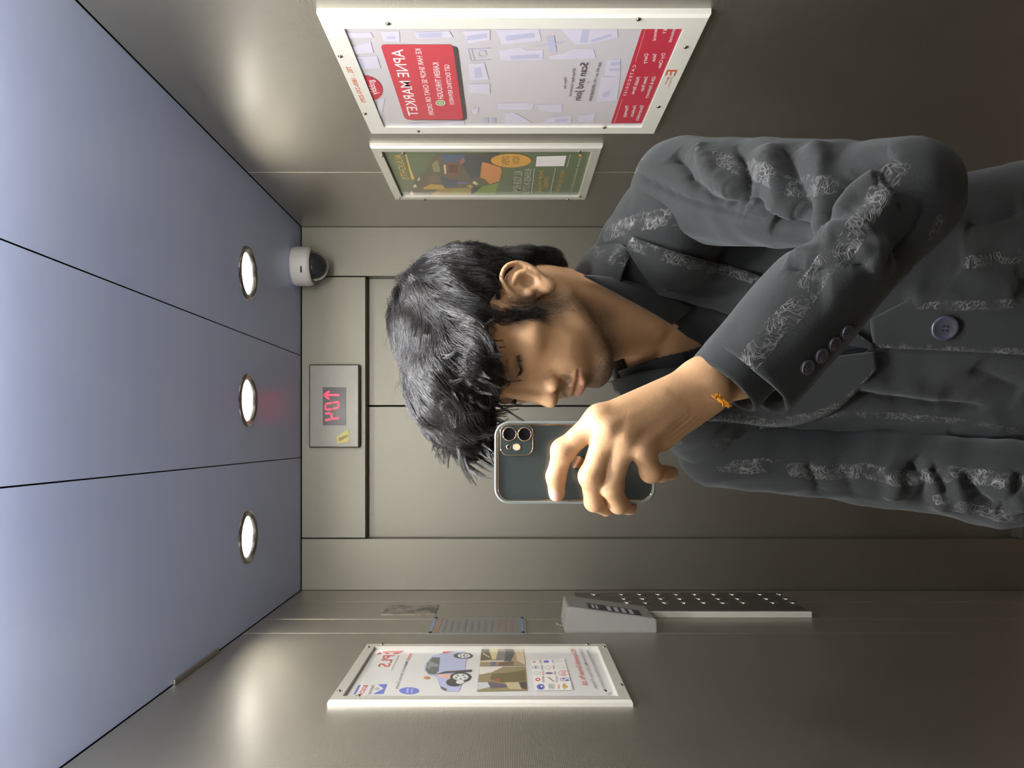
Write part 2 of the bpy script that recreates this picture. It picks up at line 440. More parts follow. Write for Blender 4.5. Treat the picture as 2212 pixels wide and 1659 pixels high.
a2 = lambda x, y: (1040 + x / 6.637, 30 + y / 6.637)
a3 = lambda x, y: (1260 + x / 5.72, y / 5.72)
def rectp(x0, x1, y0, y1):
    """rectangle on the sheet: x of top and bottom edge measured at y0"""
    a, b = onx(x0, y0, p.X), onx(x1, y0, p.X); Y1 = onx(0, y1, p.X)[1]
    f = lambda z: VX - (z - ZC) * FPX / Y1
    return [(x0, y0), (x1, y0), (f(b[2]), y1), (f(a[2]), y1)]
def rrect(q, r=0.12):
    out = []
    for i in range(4):
        a_, b_, c_ = np.array(q[i - 1]), np.array(q[i]), np.array(q[(i + 1) % 4])
        la = min(1, 9 / np.linalg.norm(a_ - b_)); lb = min(1, 9 / np.linalg.norm(c_ - b_))
        for t in (0, .25, .5, .75, 1):
            P0, P2 = b_ + (a_ - b_) * la, b_ + (c_ - b_) * lb
            out.append(tuple((1 - t) ** 2 * P0 + 2 * t * (1 - t) * b_ + t * t * P2))
    return out
blk = [[(215, 230), (820, 205), (860, 380), (290, 440)], [(245, 520), (560, 480), (640, 520), (885, 510), (880, 660), (270, 665)], [(970, 600), (1180, 560), (1310, 500), (1600, 495), (1650, 640), (970, 650)],
       [(1130, 205), (1430, 200), (1590, 180), (1940, 170), (1960, 330), (1560, 430), (1340, 440)], [(1790, 660), (1990, 640), (1990, 900), (1760, 880)], [(1720, 900), (1990, 900), (1940, 1240), (1650, 1260)],
       [(220, 1280), (760, 1270), (720, 1370), (230, 1370)], [(800, 1300), (1160, 1290), (1150, 1410), (830, 1380)], [(340, 1420), (450, 1410), (600, 1480), (720, 1560), (330, 1580)],
       [(870, 1560), (1000, 1480), (1300, 1450), (1280, 1560)], [(1400, 1450), (1640, 1420), (1600, 1540), (1390, 1540)]]
for q in blk: p.poly('block_print', lil, [a2(*t) for t in q], 0)
for q in [[(345, 310), (755, 265), (765, 330), (355, 380)], [(410, 595), (820, 575), (830, 630), (415, 650)], [(1450, 215), (1550, 215), (1520, 405), (1410, 410)], [(1570, 370), (1850, 280), (1880, 310), (1590, 405)],
          [(1860, 690), (1990, 680), (1990, 730), (1850, 735)], [(1840, 780), (1990, 770), (1990, 810), (1830, 815)], [(1740, 1120), (1850, 1100), (1820, 1180), (1730, 1190)], [(1060, 1510), (1240, 1500), (1230, 1540), (1050, 1545)],
          [(930, 320), (1040, 300), (1080, 540), (980, 545)], [(735, 460), (1110, 400), (1220, 380), (1100, 430)], [(35, 1490), (105, 1490), (100, 1560), (40, 1560)], [(145, 1490), (210, 1490), (205, 1560), (150, 1560)]]:
    p.poly('block_print', lil2, [a2(*t) for t in q], 1)
for q in [[(370, 290), (700, 285), (740, 350), (420, 360)], [(830, 275), (1060, 270), (1070, 400), (870, 400)], [(1250, 285), (1690, 270), (1740, 350), (1280, 370)], [(1860, 270), (2200, 255), (2200, 380), (1930, 430)],
          [(440, 480), (700, 400), (740, 540), (500, 560)], [(530, 590), (780, 580), (830, 740), (590, 750)], [(1930, 680), (2130, 670), (2190, 880), (1950, 890)], [(1930, 940), (2200, 930), (2200, 1060), (1940, 1050)],
          [(800, 1130), (880, 1110), (840, 1330), (780, 1330)], [(1180, 1430), (1880, 1400), (1880, 1450), (1200, 1470)], [(1970, 1250), (2060, 1230), (2050, 1310), (1990, 1310)]]:
    p.poly('block_print', lil, [a1(*t) for t in q], 0)
for q in [[(900, 335), (1010, 330), (1015, 365), (910, 370)], [(1310, 295), (1600, 285), (1600, 345), (1310, 350)], [(1910, 330), (2160, 295), (2165, 350), (1920, 385)], [(530, 610), (590, 610), (640, 745), (585, 750)], [(2005, 735), (2085, 720), (2110, 850), (2010, 860)]]:
    p.poly('block_print', lil2, [a1(*t) for t in q], 1)
# line icon of a card
for q in [((1915, 495), (2205, 480)), ((1960, 640), (2205, 625)), ((1915, 495), (1960, 640)), ((1960, 490), (2000, 635))]:
    (x0, y0), (x1, y1) = q; w_ = 8 if abs(x1 - x0) < abs(y1 - y0) else 0; h_ = 0 if w_ else 10
    p.poly('icon_print', lil2, [a1(x0, y0), a1(x1, y1), a1(x1 + w_, y1 + h_), a1(x0 + w_, y0 + h_)], 1)
p.ring('icon_print', lil2, a1(2105, 550), (9, 7), 1.2, 1)
# red card over its printed drop shadow
p.poly('card_print', shadow_ink, rrect(rectp(834, 988, 99, 259)), 1)
p.poly('card_print', red2, rrect(rectp(821.5, 977.5, 95, 257.5)), 2)
p.text('lettering', white, 'APNE MARKET', (870, 105), (904.5, 249), 28, 3)
p.text('lettering', white, 'KE HAR SHOP SE CHAT OR ORDER', (908.5, 104), (937.5, 248), 13, 3)
p.text('lettering', white, 'KAREIN THROUGH', (947, 134), (958, 212), 14, 3)
p.text('lettering', white, 'GET EXCITING REWARDS', (970, 138), (981, 225), 11, 3)
p.ell('icon_print', white, (951.5, 221), (10.5, 6.2), 3); p.ell('icon_print', green, (951.5, 221), (9, 5.2), 4); p.ring('icon_print', white, (952, 221), (4.6, 2.8), 1.0, 5)
p.ell('logo_print', red, (792, 189), (35.5, 26), 1, rot=0.35)
p.text('lettering', white, 'gobbly', (806, 171), (816, 203), 15, 3)
# lower band
p.poly('band_print', red, [a3(740, 305), a3(1245, 290), a3(720, 1515), a3(340, 1520)], 1)
p.text('lettering', white, 'C A T E G O R I E S', a3(655, 795), a3(525, 1175), 7, 3)
for q in ([(770, 340), (640, 755)], [(480, 1215), (380, 1510)]):
    (x0, y0), (x1, y1) = q; p.poly('rule', pink, [a3(x0, y0), a3(x0 + 6, y0), a3(x1 + 6, y1), a3(x1, y1)], 3)
for t_, q0, q1 in (('General', (920, 320), (895, 490)), ('F & V', (1042, 320), (1020, 405)), ('Restaurant', (1150, 318), (1085, 515)), ('Dairy', (805, 655), (775, 780)), ('Salon', (905, 655), (885, 750)), ('Dry Clean', (1015, 650), (955, 830)),
                   ('Mobile Stores', (705, 945), (625, 1155)), ('Sweet Shops', (800, 940), (740, 1120)), ('Gift & Stationery', (900, 935), (795, 1205)), ('Pharmacy', (565, 1300), (525, 1440)), ('Hardware', (660, 1295), (615, 1435)), ('Electronics', (750, 1295), (680, 1480))):
    p.text('lettering', white, t_, a3(*q0), a3(*q1), 8.5, 3)
p.text('lettering', dark, 'Scan and Join', a2(1530, 690), a2(1415, 1232), 18, 3)
p.text('lettering', dark, 'Open the', a2(1218, 900), a2(1210, 1062), 6.5, 3)
p.text('lettering', dark, 'WhatsApp Camera to', a2(1352, 768), a2(1285, 1172), 7, 3)
p.text('lettering', dark, 'or', a2(1545, 958), a2(1540, 992), 5, 3)
p.text('lettering', dark, 'say Hi on +91-8929087891', a2(1715, 685), a2(1578, 1238), 7.5, 3)
p.done(e1)
p = Print(0.627, -1)
p.text('rail_lettering', orange, 'TEL : 1800-270-2295', (757, 143), (790, 221), 11, 0)
p.text('rail_lettering', orange, 'E', a3(1158, 862), a3(1130, 935), 23, 0)
for k in range(2):
    p.text('rail_lettering', pink, 'Elevators' if k == 0 else 'Media', a3(1105 - 40 * k, 945 + 5 * k), a3(1060 - 40 * k, 1070 - 25 * k), 5, 0)
p.done(e1)

# ---------------------------------------------------------------- green poster (right wall, far)
gr = ink('poster green', srgb(92, 104, 76)); gold = ink('gold', srgb(196, 160, 84)); amber = ink('amber', srgb(200, 148, 62)); brown = ink('brown', srgb(104, 78, 54)); pale = ink('pale', srgb(178, 180, 164))
XF = XR - 0.011
y2 = lambda y: XF * FPX / (VY - y)
e2 = framed('silver framed green poster with orange oval, beside the door corner', XW, XF, (y2(320), y2(432)), (ZC - 0.2045, ZC + 0.3045), 0.022, M['alu'], XW - 0.004, gr,
            [(y2(336), ZC + 0.285), (y2(428), ZC + 0.29), (y2(330), ZC + 0.235), (y2(430.5), ZC + 0.225), (y2(327), ZC - 0.155), (y2(430.5), ZC - 0.155), (y2(424), ZC - 0.185)], 'printed_sheet')
p = Print(XW - 0.004, -1)
b1 = lambda x, y: (800 + x / 8.508, 305 + y / 8.508); b2 = lambda x, y: (1040 + x / 7.9, 305 + y / 7.9)
p.text('lettering', gold, 'AULIGHTIS', b1(565, 240), b1(715, 705), 17, 2)
p.poly('swash', gold, [b1(640, 235), b1(665, 235), b1(740, 500), b1(812, 690), b1(760, 705), b1(715, 540)], 2)
c_ = lambda r, g, b: ink('c%d_%d_%d' % (r, g, b), srgb(r, g, b))
pic = [((96, 88, 74), [(720, 985), (800, 760), (880, 680), (1010, 560), (1150, 300), (1210, 235), (2212, 235), (2212, 990)]), ((132, 128, 92), [(1130, 420), (1230, 330), (1290, 560), (1160, 560)]),
       ((76, 90, 110), [(1310, 235), (1770, 235), (1720, 350), (1640, 380), (1320, 385)]), ((118, 82, 60), [(1390, 395), (1640, 400), (1640, 560), (1560, 690), (1380, 600)]), ((90, 64, 50), [(1440, 430), (1610, 430), (1600, 580), (1440, 570)]),
       ((70, 72, 76), [(1740, 250), (2212, 250), (2212, 390), (2040, 400), (2000, 640), (1850, 680), (1780, 560), (1680, 420)]), ((160, 96, 84), [(1640, 360), (1700, 300), (1740, 340), (1710, 400), (1660, 420)]),
       ((196, 184, 140), [(1345, 430), (1385, 430), (1395, 590), (1365, 600)]), ((176, 144, 70), [(970, 850), (1110, 785), (1340, 800), (1380, 870), (1250, 880), (980, 880)]), ((150, 128, 74), [(1250, 870), (1850, 850), (1850, 990), (1100, 990)]),
       ((112, 96, 76), [(1040, 640), (1260, 620), (1300, 760), (1050, 790)]), ((72, 82, 96), [(1290, 640), (1500, 720), (1600, 690), (1600, 830), (1340, 830)]), ((110, 108, 150), [(1610, 740), (1790, 745), (1790, 775), (1610, 775)]),
       ((204, 196, 150), [(1885, 740), (1920, 730), (1980, 780), (1950, 805), (1880, 770)]), ((176, 150, 66), [(1760, 820), (1840, 790), (1890, 830), (1850, 860)]), ((140, 146, 80), [(1500, 900), (1760, 900), (1640, 960), (1520, 960)]),
       ((62, 62, 66), [(1900, 840), (2150, 830), (2050, 980), (1850, 970)]), ((190, 178, 150), [(710, 970), (760, 900), (810, 970), (770, 985)]), ((190, 178, 150), [(780, 820), (830, 780), (860, 840), (800, 850)]), ((182, 182, 160), [(860, 710), (900, 650), (920, 690), (880, 730)])]
for k, (c, q) in enumerate(pic): p.poly('picture_print', c_(*c), [b1(*t) for t in q], 1 + 0.08 * k)
for c, q in (((70, 66, 62), [(0, 215), (300, 200), (250, 430), (0, 430)]), ((192, 128, 72), [(10, 360), (60, 355), (330, 440), (350, 520), (300, 680), (150, 730), (110, 700), (60, 640), (-20, 620)]), ((116, 136, 62), [(-150, 905), (20, 760), (150, 735), (300, 700), (230, 905)])):
    p.poly('picture_print', c_(*c), [b2(*t) for t in q], 3)
p.ell('oval_print', amber, b2(505, 325), (43.5, 14.8), 3.4)
p.text('lettering', brown, 'NOW', b2(655, 250), b2(650, 392), 17, 3.8); p.text('lettering', brown, 'OPEN', b2(475, 248), b2(470, 400), 17, 3.8)
p.poly('label_print', white, [b2(945, 255), b2(1450, 240), b2(1410, 420), b2(925, 425)], 3)
p.text('lettering', pale, 'ALL YOUR HOME', b2(700, 497), b2(665, 870), 19, 3); p.text('lettering', pale, 'BUSINESS IN STYLE', b2(858, 465), b2(805, 890), 15, 3)
for q in ([(905, 455), (850, 885)], [(1265, 445), (1175, 880)], [(1520, 215), (1460, 435)]):
    (x0, y0), (x1, y1) = q; p.poly('rule', pale, [b2(x0 - 6, y0), b2(x0 + 7, y0), b2(x1 + 7, y1), b2(x1 - 6, y1)], 3)
p.text('lettering', gold, 'SHOP ONLINE', b2(1060, 490), b2(1020, 860), 9, 3); p.text('lettering', gold, 'OFFERS', b2(1150, 600), b2(1125, 780), 9, 3)
p.text('lettering', gold, 'VISIT US NOW', b2(1435, 490), b2(1330, 855), 9, 3); p.text('lettering', pale, 'www.homestudio.in', b2(1710, 265), b2(1545, 855), 7, 3)
p.ell('dot', gold, b2(1685, 235), (4, 2.5), 3)
p.done(e2)

# ---------------------------------------------------------------- car service poster (left wall)
XF = XL + 0.0115
y3 = lambda y: XF * FPX / (VY - y)
M['paper2'] = plain('white poster paper', (0.64, 0.64, 0.63), 0.25, 0, 0.02, 20, Coat_Weight=0.4, Coat_Roughness=0.06)
e3 = framed('silver framed car service poster below the ceiling on the keypad wall', XL, XF, (y3(1512.5), y3(1390)), (ZC - 0.215, ZC + 0.316), 0.022, M['alu'], XL + 0.004, M['paper2'],
            [(y3(1398.5), ZC + 0.306), (y3(1392.5), ZC + 0.280), (y3(1493), ZC + 0.306), (y3(1503), ZC + 0.266), (y3(1480), ZC - 0.206), (y3(1493), ZC - 0.172), (y3(1392.5), ZC - 0.172), (y3(1398), ZC - 0.206)], 'printed_sheet')
p = Print(XL + 0.004, 1)
d1 = lambda x, y: (700 + x / 6.506, 1375 + y / 6.506); d2 = lambda x, y: (1020 + x / 5.978, 1375 + y / 5.978); d3 = lambda x, y: (1140 + x / 15.08, 1395 + y / 15.08)
lred = ink('logo red', srgb(196, 58, 54)); lav = ink('lavender', srgb(172, 178, 212)); blue = ink('logo blue', srgb(96, 112, 196)); grey = ink('grey', srgb(140, 138, 138)); glass = ink('car glass', srgb(86, 92, 94)); tyre = ink('tyre', srgb(60, 60, 62)); hub = ink('hub', srgb(206, 210, 208)); peach = ink('peach', srgb(220, 178, 160)); navy = ink('navy', srgb(80, 78, 130)); cream = ink('cream', srgb(228, 226, 222))
p.poly('logo_print', lred, [d1(740, 248), d1(790, 218), d1(812, 240), d1(765, 256)], 1)
p.poly('logo_print', lred, [d1(812, 212), d1(862, 205), d1(925, 245), d1(880, 248)], 1)
p.poly('logo_print', lred, [d1(870, 203), d1(1100, 200), d1(1130, 208), d1(1010, 248), d1(950, 248), d1(1030, 222), d1(900, 222)], 1.3)
p.text('lettering', lred, 'PLS', d1(990, 266), d1(915, 428), 25, 1)
p.text('lettering', grey, 'PREMIUM LUXURY SERVICES', d1(1060, 262), d1(965, 468), 3.2, 1)
p.text('lettering', lred, 'WORLD', d1(1248, 243), d1(1195, 338), 7.5, 1); p.text('lettering', navy, "'S MultiBrand", d1(1192, 342), d1(1142, 450), 7, 1); p.text('lettering', grey, 'Car Service Centre', d1(1140, 458), d1(1038, 735), 8, 1)
p.poly('logo_print', blue, [d1(480, 686), d1(512, 683), d1(442, 815), d1(410, 820)], 1)
p.text('lettering', lred, 'BOSCH', d1(618, 688), d1(540, 822), 10, 1); p.text('lettering', grey, 'Service', d1(715, 686), d1(655, 808), 9, 1)
p.poly('logo_print', blue, [d1(755, 676), d1(885, 672), d1(838, 735)], 1); p.poly('logo_print', blue, [d1(885, 672), d1(830, 808), d1(690, 812), d1(838, 735)], 1); p.ring('logo_print', grey, d1(745, 738), (4.5, 2.6), 1.0, 1.5)
p.ell('badge_print', blue, d1(1195, 765), (21.5, 7.4), 1); p.text('lettering', cream, 'Call Now', d1(1255, 735), d1(1240, 800), 4.5, 2); p.text('lettering', cream, 'FREE', d1(1195, 735), d1(1180, 800), 5, 2)
p.poly('car_print', lav, [d1(*t) for t in [(1640, 240), (1760, 205), (1985, 205), (2000, 300), (1985, 470), (1960, 560), (1930, 700), (1890, 775), (1730, 775), (1620, 700), (1590, 600), (1560, 560), (1470, 540), (1412, 480), (1408, 420), (1430, 370), (1520, 270)]], 1)
p.poly('car_print', glass, [d1(*t) for t in [(1520, 297), (1632, 297), (1612, 490), (1560, 540), (1470, 530), (1425, 470), (1450, 380)]], 2)
p.poly('car_print', ink('glass light', srgb(128, 136, 136)), [d1(*t) for t in [(1480, 345), (1608, 400), (1608, 430), (1500, 425), (1480, 470), (1440, 440)]], 2.5)
p.poly('car_print', lred, [d1(*t) for t in [(1672, 212), (1820, 208), (1750, 235), (1665, 243)]], 2)
p.ell('car_print', tyre, d1(1955, 274), (21, 6.6), 2); p.ell('car_print', hub, d1(1965, 274), (13.5, 5), 2.5); p.ell('car_print', tyre, d1(1965, 274), (3, 1.2), 3)
for k in range(5):
    t = k * 2 * math.pi / 5; c0 = d1(1965, 274); p.ell('car_print', glass, (c0[0] + 8 * math.cos(t), c0[1] + 3 * math.sin(t)), (2.2, 1.0), 3)
p.poly('car_print', peach, [d1(*t) for t in [(1590, 535), (1800, 540), (1780, 600), (1640, 585)]], 2)
p.ell('car_print', tyre, d1(1830, 650), (18, 9), 2.4); p.ell('car_print', tyre, d1(1920, 575), (23, 11), 2.5); p.ell('car_print', hub, d1(1918, 575), (17, 7.2), 3); p.ell('car_print', hub, d1(1912, 645), (9, 4.4), 3)
for k in range(5):
    t = k * 2 * math.pi / 5 + .3; c0 = d1(1918, 575); p.ell('car_print', glass, (c0[0] + 10 * math.cos(t), c0[1] + 4.4 * math.sin(t)), (2.8, 1.3), 3.4)
p.poly('car_print', tyre, [d1(*t) for t in [(1560, 540), (1700, 495), (2075, 470), (2078, 498), (1800, 515), (1640, 530)]], 3); p.ell('car_print', c_(190, 130, 80), d1(1445, 583), (7, 2.8), 2)
p.poly('car_print', glass, [d1(*t) for t in [(1630, 700), (1720, 740), (1725, 775), (1650, 745)]], 2)
p.poly('photo_print', c_(150, 132, 100), [d2(*t) for t in [(120, 160), (660, 150), (690, 380), (95, 386)]], 1); p.poly('photo_print', c_(140, 128, 92), [d2(*t) for t in [(95, 400), (685, 392), (715, 705), (60, 716)]], 1)
for c, q in (((88, 80, 56), [(120, 165), (210, 162), (250, 300), (110, 318)]), ((200, 190, 140), [(215, 162), (330, 158), (330, 290), (260, 300)]), ((120, 112, 120), [(330, 200), (420, 195), (420, 330), (300, 330)]), ((70, 72, 78), [(425, 170), (520, 168), (545, 220), (500, 330), (420, 320)]),
             ((196, 180, 150), [(545, 155), (655, 152), (685, 375), (580, 320)]), ((226, 222, 206), [(110, 322), (410, 318), (405, 330), (108, 332)]), ((92, 96, 130), [(240, 335), (310, 333), (300, 380), (240, 382)]), ((110, 84, 60), [(340, 340), (540, 330), (530, 380), (340, 382)]),
             ((214, 210, 200), [(95, 402), (400, 398), (250, 470), (90, 500)]), ((104, 92, 56), [(250, 490), (500, 470), (685, 440), (690, 580), (380, 600), (230, 560)]), ((170, 76, 60), [(290, 560), (350, 550), (355, 580), (280, 590)]), ((96, 88, 100), [(120, 620), (240, 590), (560, 650), (260, 680)]),
             ((190, 196, 196), [(70, 600), (200, 600), (230, 660), (65, 700)]), ((72, 66, 66), [(590, 600), (700, 590), (705, 690), (610, 670)]), ((186, 170, 136), [(420, 600), (600, 600), (640, 690), (480, 690)])):
    p.poly('photo_print', c_(*c), [d2(*t) for t in q], 2)
for k in range(5):
    p.poly('photo_print', c_(206, 196, 160), [d2(130 + 18 * k, 215 + 12 * k), d2(140 + 18 * k, 213 + 12 * k), d2(160 + 18 * k, 240 + 10 * k), d2(148 + 18 * k, 243 + 10 * k)], 2.4)
p.poly('badge_panel', cream, [d2(760, 318), d2(1190, 292), d2(1305, 702), d2(815, 706)], 1)
E = lambda m_, c, r, k=2: p.ell('badge_print', m_, d3(*c), (r[0] / 15.08, r[1] / 15.08), k)
R_ = lambda m_, c, r, w_=0.7, k=2: p.ring('badge_print', m_, d3(*c), (r[0] / 15.08, r[1] / 15.08), w_, k)
E(pink, (215, 545), (60, 32)); E(blue, (600, 535), (95, 42)); R_(grey, (1020, 520), (115, 36)); R_(navy, (262, 720), (115, 46), 0.9); E(navy, (262, 720), (22, 30)); R_(grey, (660, 725), (105, 52)); R_(grey, (1080, 700), (145, 46), 0.5)
R_(grey, (305, 908), (125, 45), 0.8); E(ink('slate', srgb(120, 118, 150)), (700, 915), (128, 36)); R_(lred, (1170, 912), (172, 92), 0.8); E(lred, (330, 1120), (80, 54)); E(cream, (330, 1120), (46, 22), 3); R_(navy, (1225, 1120), (180, 56), 1.0); E(blue, (1170, 1095), (50, 24), 3); E(blue, (1280, 1140), (50, 24), 3)
E(blue, (420, 1360), (130, 96)); E(navy, (430, 1375), (70, 50), 3); E(cream, (450, 1350), (30, 30), 3.5)
for k in range(4): R_(tyre, (760 + 12 * k, 1285 + 42 * k), (105, 30), 0.5)
for k in range(3): p.poly('badge_print', lred, [d3(1085, 872 + 40 * k), d3(1245, 872 + 40 * k), d3(1245, 886 + 40 * k), d3(1085, 886 + 40 * k)], 2)
p.poly('badge_print', gold, [d3(*t) for t in [(1150, 1255), (1215, 1262), (1225, 1320), (1310, 1345), (1300, 1385), (1225, 1395), (1205, 1465), (1165, 1440), (1160, 1385), (1120, 1370), (1135, 1325)]], 2)
p.poly('badge_print', grey, [d3(640, 1050), d3(700, 1045), d3(880, 1190), d3(850, 1205), d3(740, 1130)], 2)
for t_, m_, q0, q1 in (('AUDI', lred, (1035, 1290), (1030, 1430)), ('TATA', blue, (850, 470), (855, 582)), ('HYUNDAI', navy, (495, 655), (500, 800)), ('TOYOTA', lred, (880, 655), (885, 792)), ('SUZUKI', lred, (530, 838), (535, 985)), ('MAHINDRA', grey, (535, 1025), (540, 1225)), ('RENAULT', grey, (440, 488), (445, 612)), ('SKODA', grey, (965, 1020), (980, 1225)), ('CHEVROLET', grey, (1470, 1240), (1480, 1445)), ('FORD', grey, (915, 870), (925, 975))):
    p.text('lettering', m_, t_, d3(*q0), d3(*q1), 4.5, 3)
f3 = lambda x, y: (1215 + x / 14.43, 1390 + y / 14.43)
p.text('lettering', lred, 'PLS Automobile Services Pvt. Ltd.', f3(390, 200), f3(775, 1335), 11, 1); p.text('lettering', grey, 'Old Delhi Road, Near Metro Pillar, Sector 14, Gurgaon', f3(575, 140), f3(1080, 1440), 7.5, 1)
p.text('lettering', grey, 'Ph: 9999000000 | Denting | Painting | Insurance', f3(790, 130), f3(1335, 1440), 7.5, 1); p.text('lettering', blue, 'www.pls.in', f3(1130, 95), f3(1190, 310), 4, 1)
p.done(e3)

# ---------------------------------------------------------------- car operating panel
XP = XL + 0.014
M['panel_dark'] = plain('worn panel steel', (0.26, 0.25, 0.23), 0.38, 1.0, 0.12, 30)
yA, yB = 0.455 * FPX / (1322 - VY), 0.455 * FPX / (1279.5 - VY)
zt, zbm = ZC + (VX - 1240) / FPX * 2.2, ZC + (VX - 1752) / FPX * yA
e = tag(empty('button_panel', (XL, (yA + yB) / 2, zbm)), 'steel lift button panel with rows of round buttons behind the keypad box', 'button panel')
MB().box(XL, XP, yA, yB, zbm, zt, 0.003).build('faceplate', M['panel_dark'], e)
MB().box(XL, XP + 0.002, yA - 0.006, yA + 0.004, zbm - 0.001, zt, 0.002).build('lit_edge', M['alu'], e)  # brighter strip added to stand for the lit edge of the faceplate
M['btn'] = plain('button steel', (0.62, 0.60, 0.56), 0.18, 1.0)
mesh_b = MB().lathe([(0.0120, 0.0), (0.0120, 0.0012), (0.0105, 0.0026), (0.009, 0.0020), (0.0, 0.0020)], (0, 0, 0), (1, 0, 0), 20).mesh('button', M['btn'], True)
def bput(x, y, col_y):
    Y = (-XP) * FPX / (col_y - VY); o = link('button', mesh_b, e)
    o.matrix_parent_inverse = Matrix(); o.location = Vector((XP, Y, ZC + (VX - x) / FPX * Y)) - e.location
for x in (1285, 1345, 1384, 1424, 1463, 1503, 1544, 1584, 1644, 1686): bput(x, 0, 1283.6)
for x in (1350, 1391, 1430, 1471, 1512, 1554, 1596, 1658, 1700): bput(x, 0, 1293)
for x in (1357, 1397, 1438, 1480, 1523, 1564, 1608, 1672, 1715): bput(x, 0, 1301.5)

# ---------------------------------------------------------------- slanted keypad box
e = tag(empty('keypad_box', (XL, 1.9, ZC - 0.36)), 'slanted grey intercom keypad box on the side wall below the notice plate', 'keypad')
M['grey_paint'] = plain('grey painted steel', (0.215, 0.215, 0.20), 0.42, 0.0, 0.16, 14)
Yn, Yf = 1.837, 1.972
zt_, zb_ = ZC + (VX - 1220) / FPX * Yn, ZC + (VX - 1419) / FPX * Yn
def KX(x, y):   # front face height above wall at level z
    return x
h_t, h_b = 0.063, 0.033
A = [(XL, zt_ + 0.001), (XL + h_t, zt_ - 0.007), (XL + h_b + .001, zb_ + 0.004), (XL + h_b - 0.004, zb_), (XL, zb_ - 0.001)]
m = MB(); bm = bmesh.new()
va = [bm.verts.new((x, Yn, z)) for x, z in A]; vb = [bm.verts.new((x, Yf, z)) for x, z in A]
bm.faces.new(va); bm.faces.new(vb[::-1])
for i in range(5): bm.faces.new((va[i], va[(i + 1) % 5], vb[(i + 1) % 5], vb[i])[::-1])
bmesh.ops.recalc_face_normals(bm, faces=bm.faces); bmesh.ops.bevel(bm, geom=list(bm.edges), offset=0.0022, segments=2, affect='EDGES')
m.bm(bm).build('case', M['grey_paint'], e)
d = np.array([h_b - h_t, 0, (zb_ + .004) - (zt_ - .007)]); L = np.linalg.norm(d); d /= L; nrm = np.array([-d[2], 0, d[0]]); o_ = np.array([XL + h_t, 0, zt_ - .007])
def face_pt(s, Y, h): q = o_ + d * s + nrm * h; q[1] = Y; return q
def plate(name, mat, s0, s1, Ya, Yb, h0, h1):
    vs = [face_pt(s, Y, h) for h in (h0, h1) for s, Y in ((s0, Ya), (s1, Ya), (s1, Yb), (s0, Yb))]
    return MB().add(vs, [(0, 1, 2, 3), (7, 6, 5, 4), (0, 4, 5, 1), (1, 5, 6, 2), (2, 6, 7, 3), (3, 7, 4, 0)]).build(name, mat, e)
plate('keypad_window', plain('keypad film', (0.015, 0.016, 0.024), 0.22), 0.052, 0.182, Yn + 0.012, Yn + 0.070, -0.001, 0.0012)
keyp = ink('key print', srgb(170, 172, 176))
for i in range(4):
    for j in range(3):
        plate('key', keyp, 0.100 + 0.018 * i, 0.109 + 0.018 * i, Yn + 0.020 + 0.016 * j, Yn + 0.029 + 0.016 * j, 0.001, 0.0018)
for i in range(2):
    plate('key_legend', keyp, 0.062 + 0.010 * i, 0.067 + 0.010 * i, Yn + 0.022, Yn + 0.060, 0.001, 0.0016)
for k, s in enumerate((0.068, 0.076, 0.084, 0.092)):
    plate('embossed_mark', M['grey_paint'], s, s + 0.005, Yn + 0.088 + 0.004 * (k % 2), Yn + 0.098, -0.0005, 0.0012)
pts = [P(1218, 1336, 1.93), P(1211, 1337, 1.92), P(1203, 1341, 1.91), P(1202, 1346, 1.905), P(1206, 1350, 1.90), P(1214, 1351, 1.895), P(1222, 1351, 1.89)]
MB().tube(pts, 0.0011, 8).build('wire_loop', M['screw'], e, True)

# ---------------------------------------------------------------- notice plate and dark plate
def wall_plate(name, label, cat, pts, mat, th=0.003):
    e = tag(empty(name, onx(*pts[0], XL)), label, cat)
    Ya, Yb = min(onx(*q, XL)[1] for q in pts), max(onx(*q, XL)[1] for q in pts); za_, zb_ = min(onx(*q, XL)[2] for q in pts), max(onx(*q, XL)[2] for q in pts)
    MB().box(XL, XL + th, Ya, Yb, za_, zb_, 0.0006, seg=1).build('plate', mat, e)
    return e, Ya, Yb, za_, zb_
M['notice'] = plain('notice plate', (0.20, 0.205, 0.20), 0.3, 0.4, 0.1, 40)
e, Ya, Yb, za_, zb_ = wall_plate('notice_plate', 'grey notice plate with faint red lines and blue end strips above the keypad box', 'notice', [(925, 1371), (1136, 1371), (936, 1336), (1135, 1336)], M['notice'])
bl = ink('strip blue', srgb(88, 120, 164)); rd = ink('notice red', srgb(120, 78, 76)); nd = ink('notice line', srgb(82, 84, 82))
def strip(nm, mat, z0, z1, f0=0.04, f1=0.96): MB().box(XL + 0.003, XL + 0.0036, Ya + (Yb - Ya) * f0, Ya + (Yb - Ya) * f1, z0, z1).build(nm, mat, e)
H = zb_ - za_
strip('end_strip', bl, zb_ - 0.010, zb_ - 0.005); strip('end_strip', bl, za_ + 0.007, za_ + 0.012)
strip('heading', rd, zb_ - 0.026, zb_ - 0.015)
for k in range(11): strip('text_line', nd if k < 8 else rd, zb_ - 0.040 - 0.0165 * k, zb_ - 0.034 - 0.0165 * k, 0.12, 0.88 - 0.1 * (k % 3))
for y in (Ya + .008, Yb - .008):
    for z in (za_ + 0.009, zb_ - 0.008): MB().lathe([(0, 0.003), (0.004, 0.003), (0.0035, 0.0055), (0, 0.006)], (XL, y, z), (1, 0, 0), 10).build('screw', M['black'], e, True)
t = NT('scuffed plate'); pos = t.n('ShaderNodeTexCoord').outputs['Object']
t.set(Base_Color=t.mix(t.ramp(t.noise(pos, 22, 5, 0.7), 0.45, 0.55), (0.07, 0.07, 0.085), (0.28, 0.26, 0.21)), Roughness=0.4, Metallic=0.5)
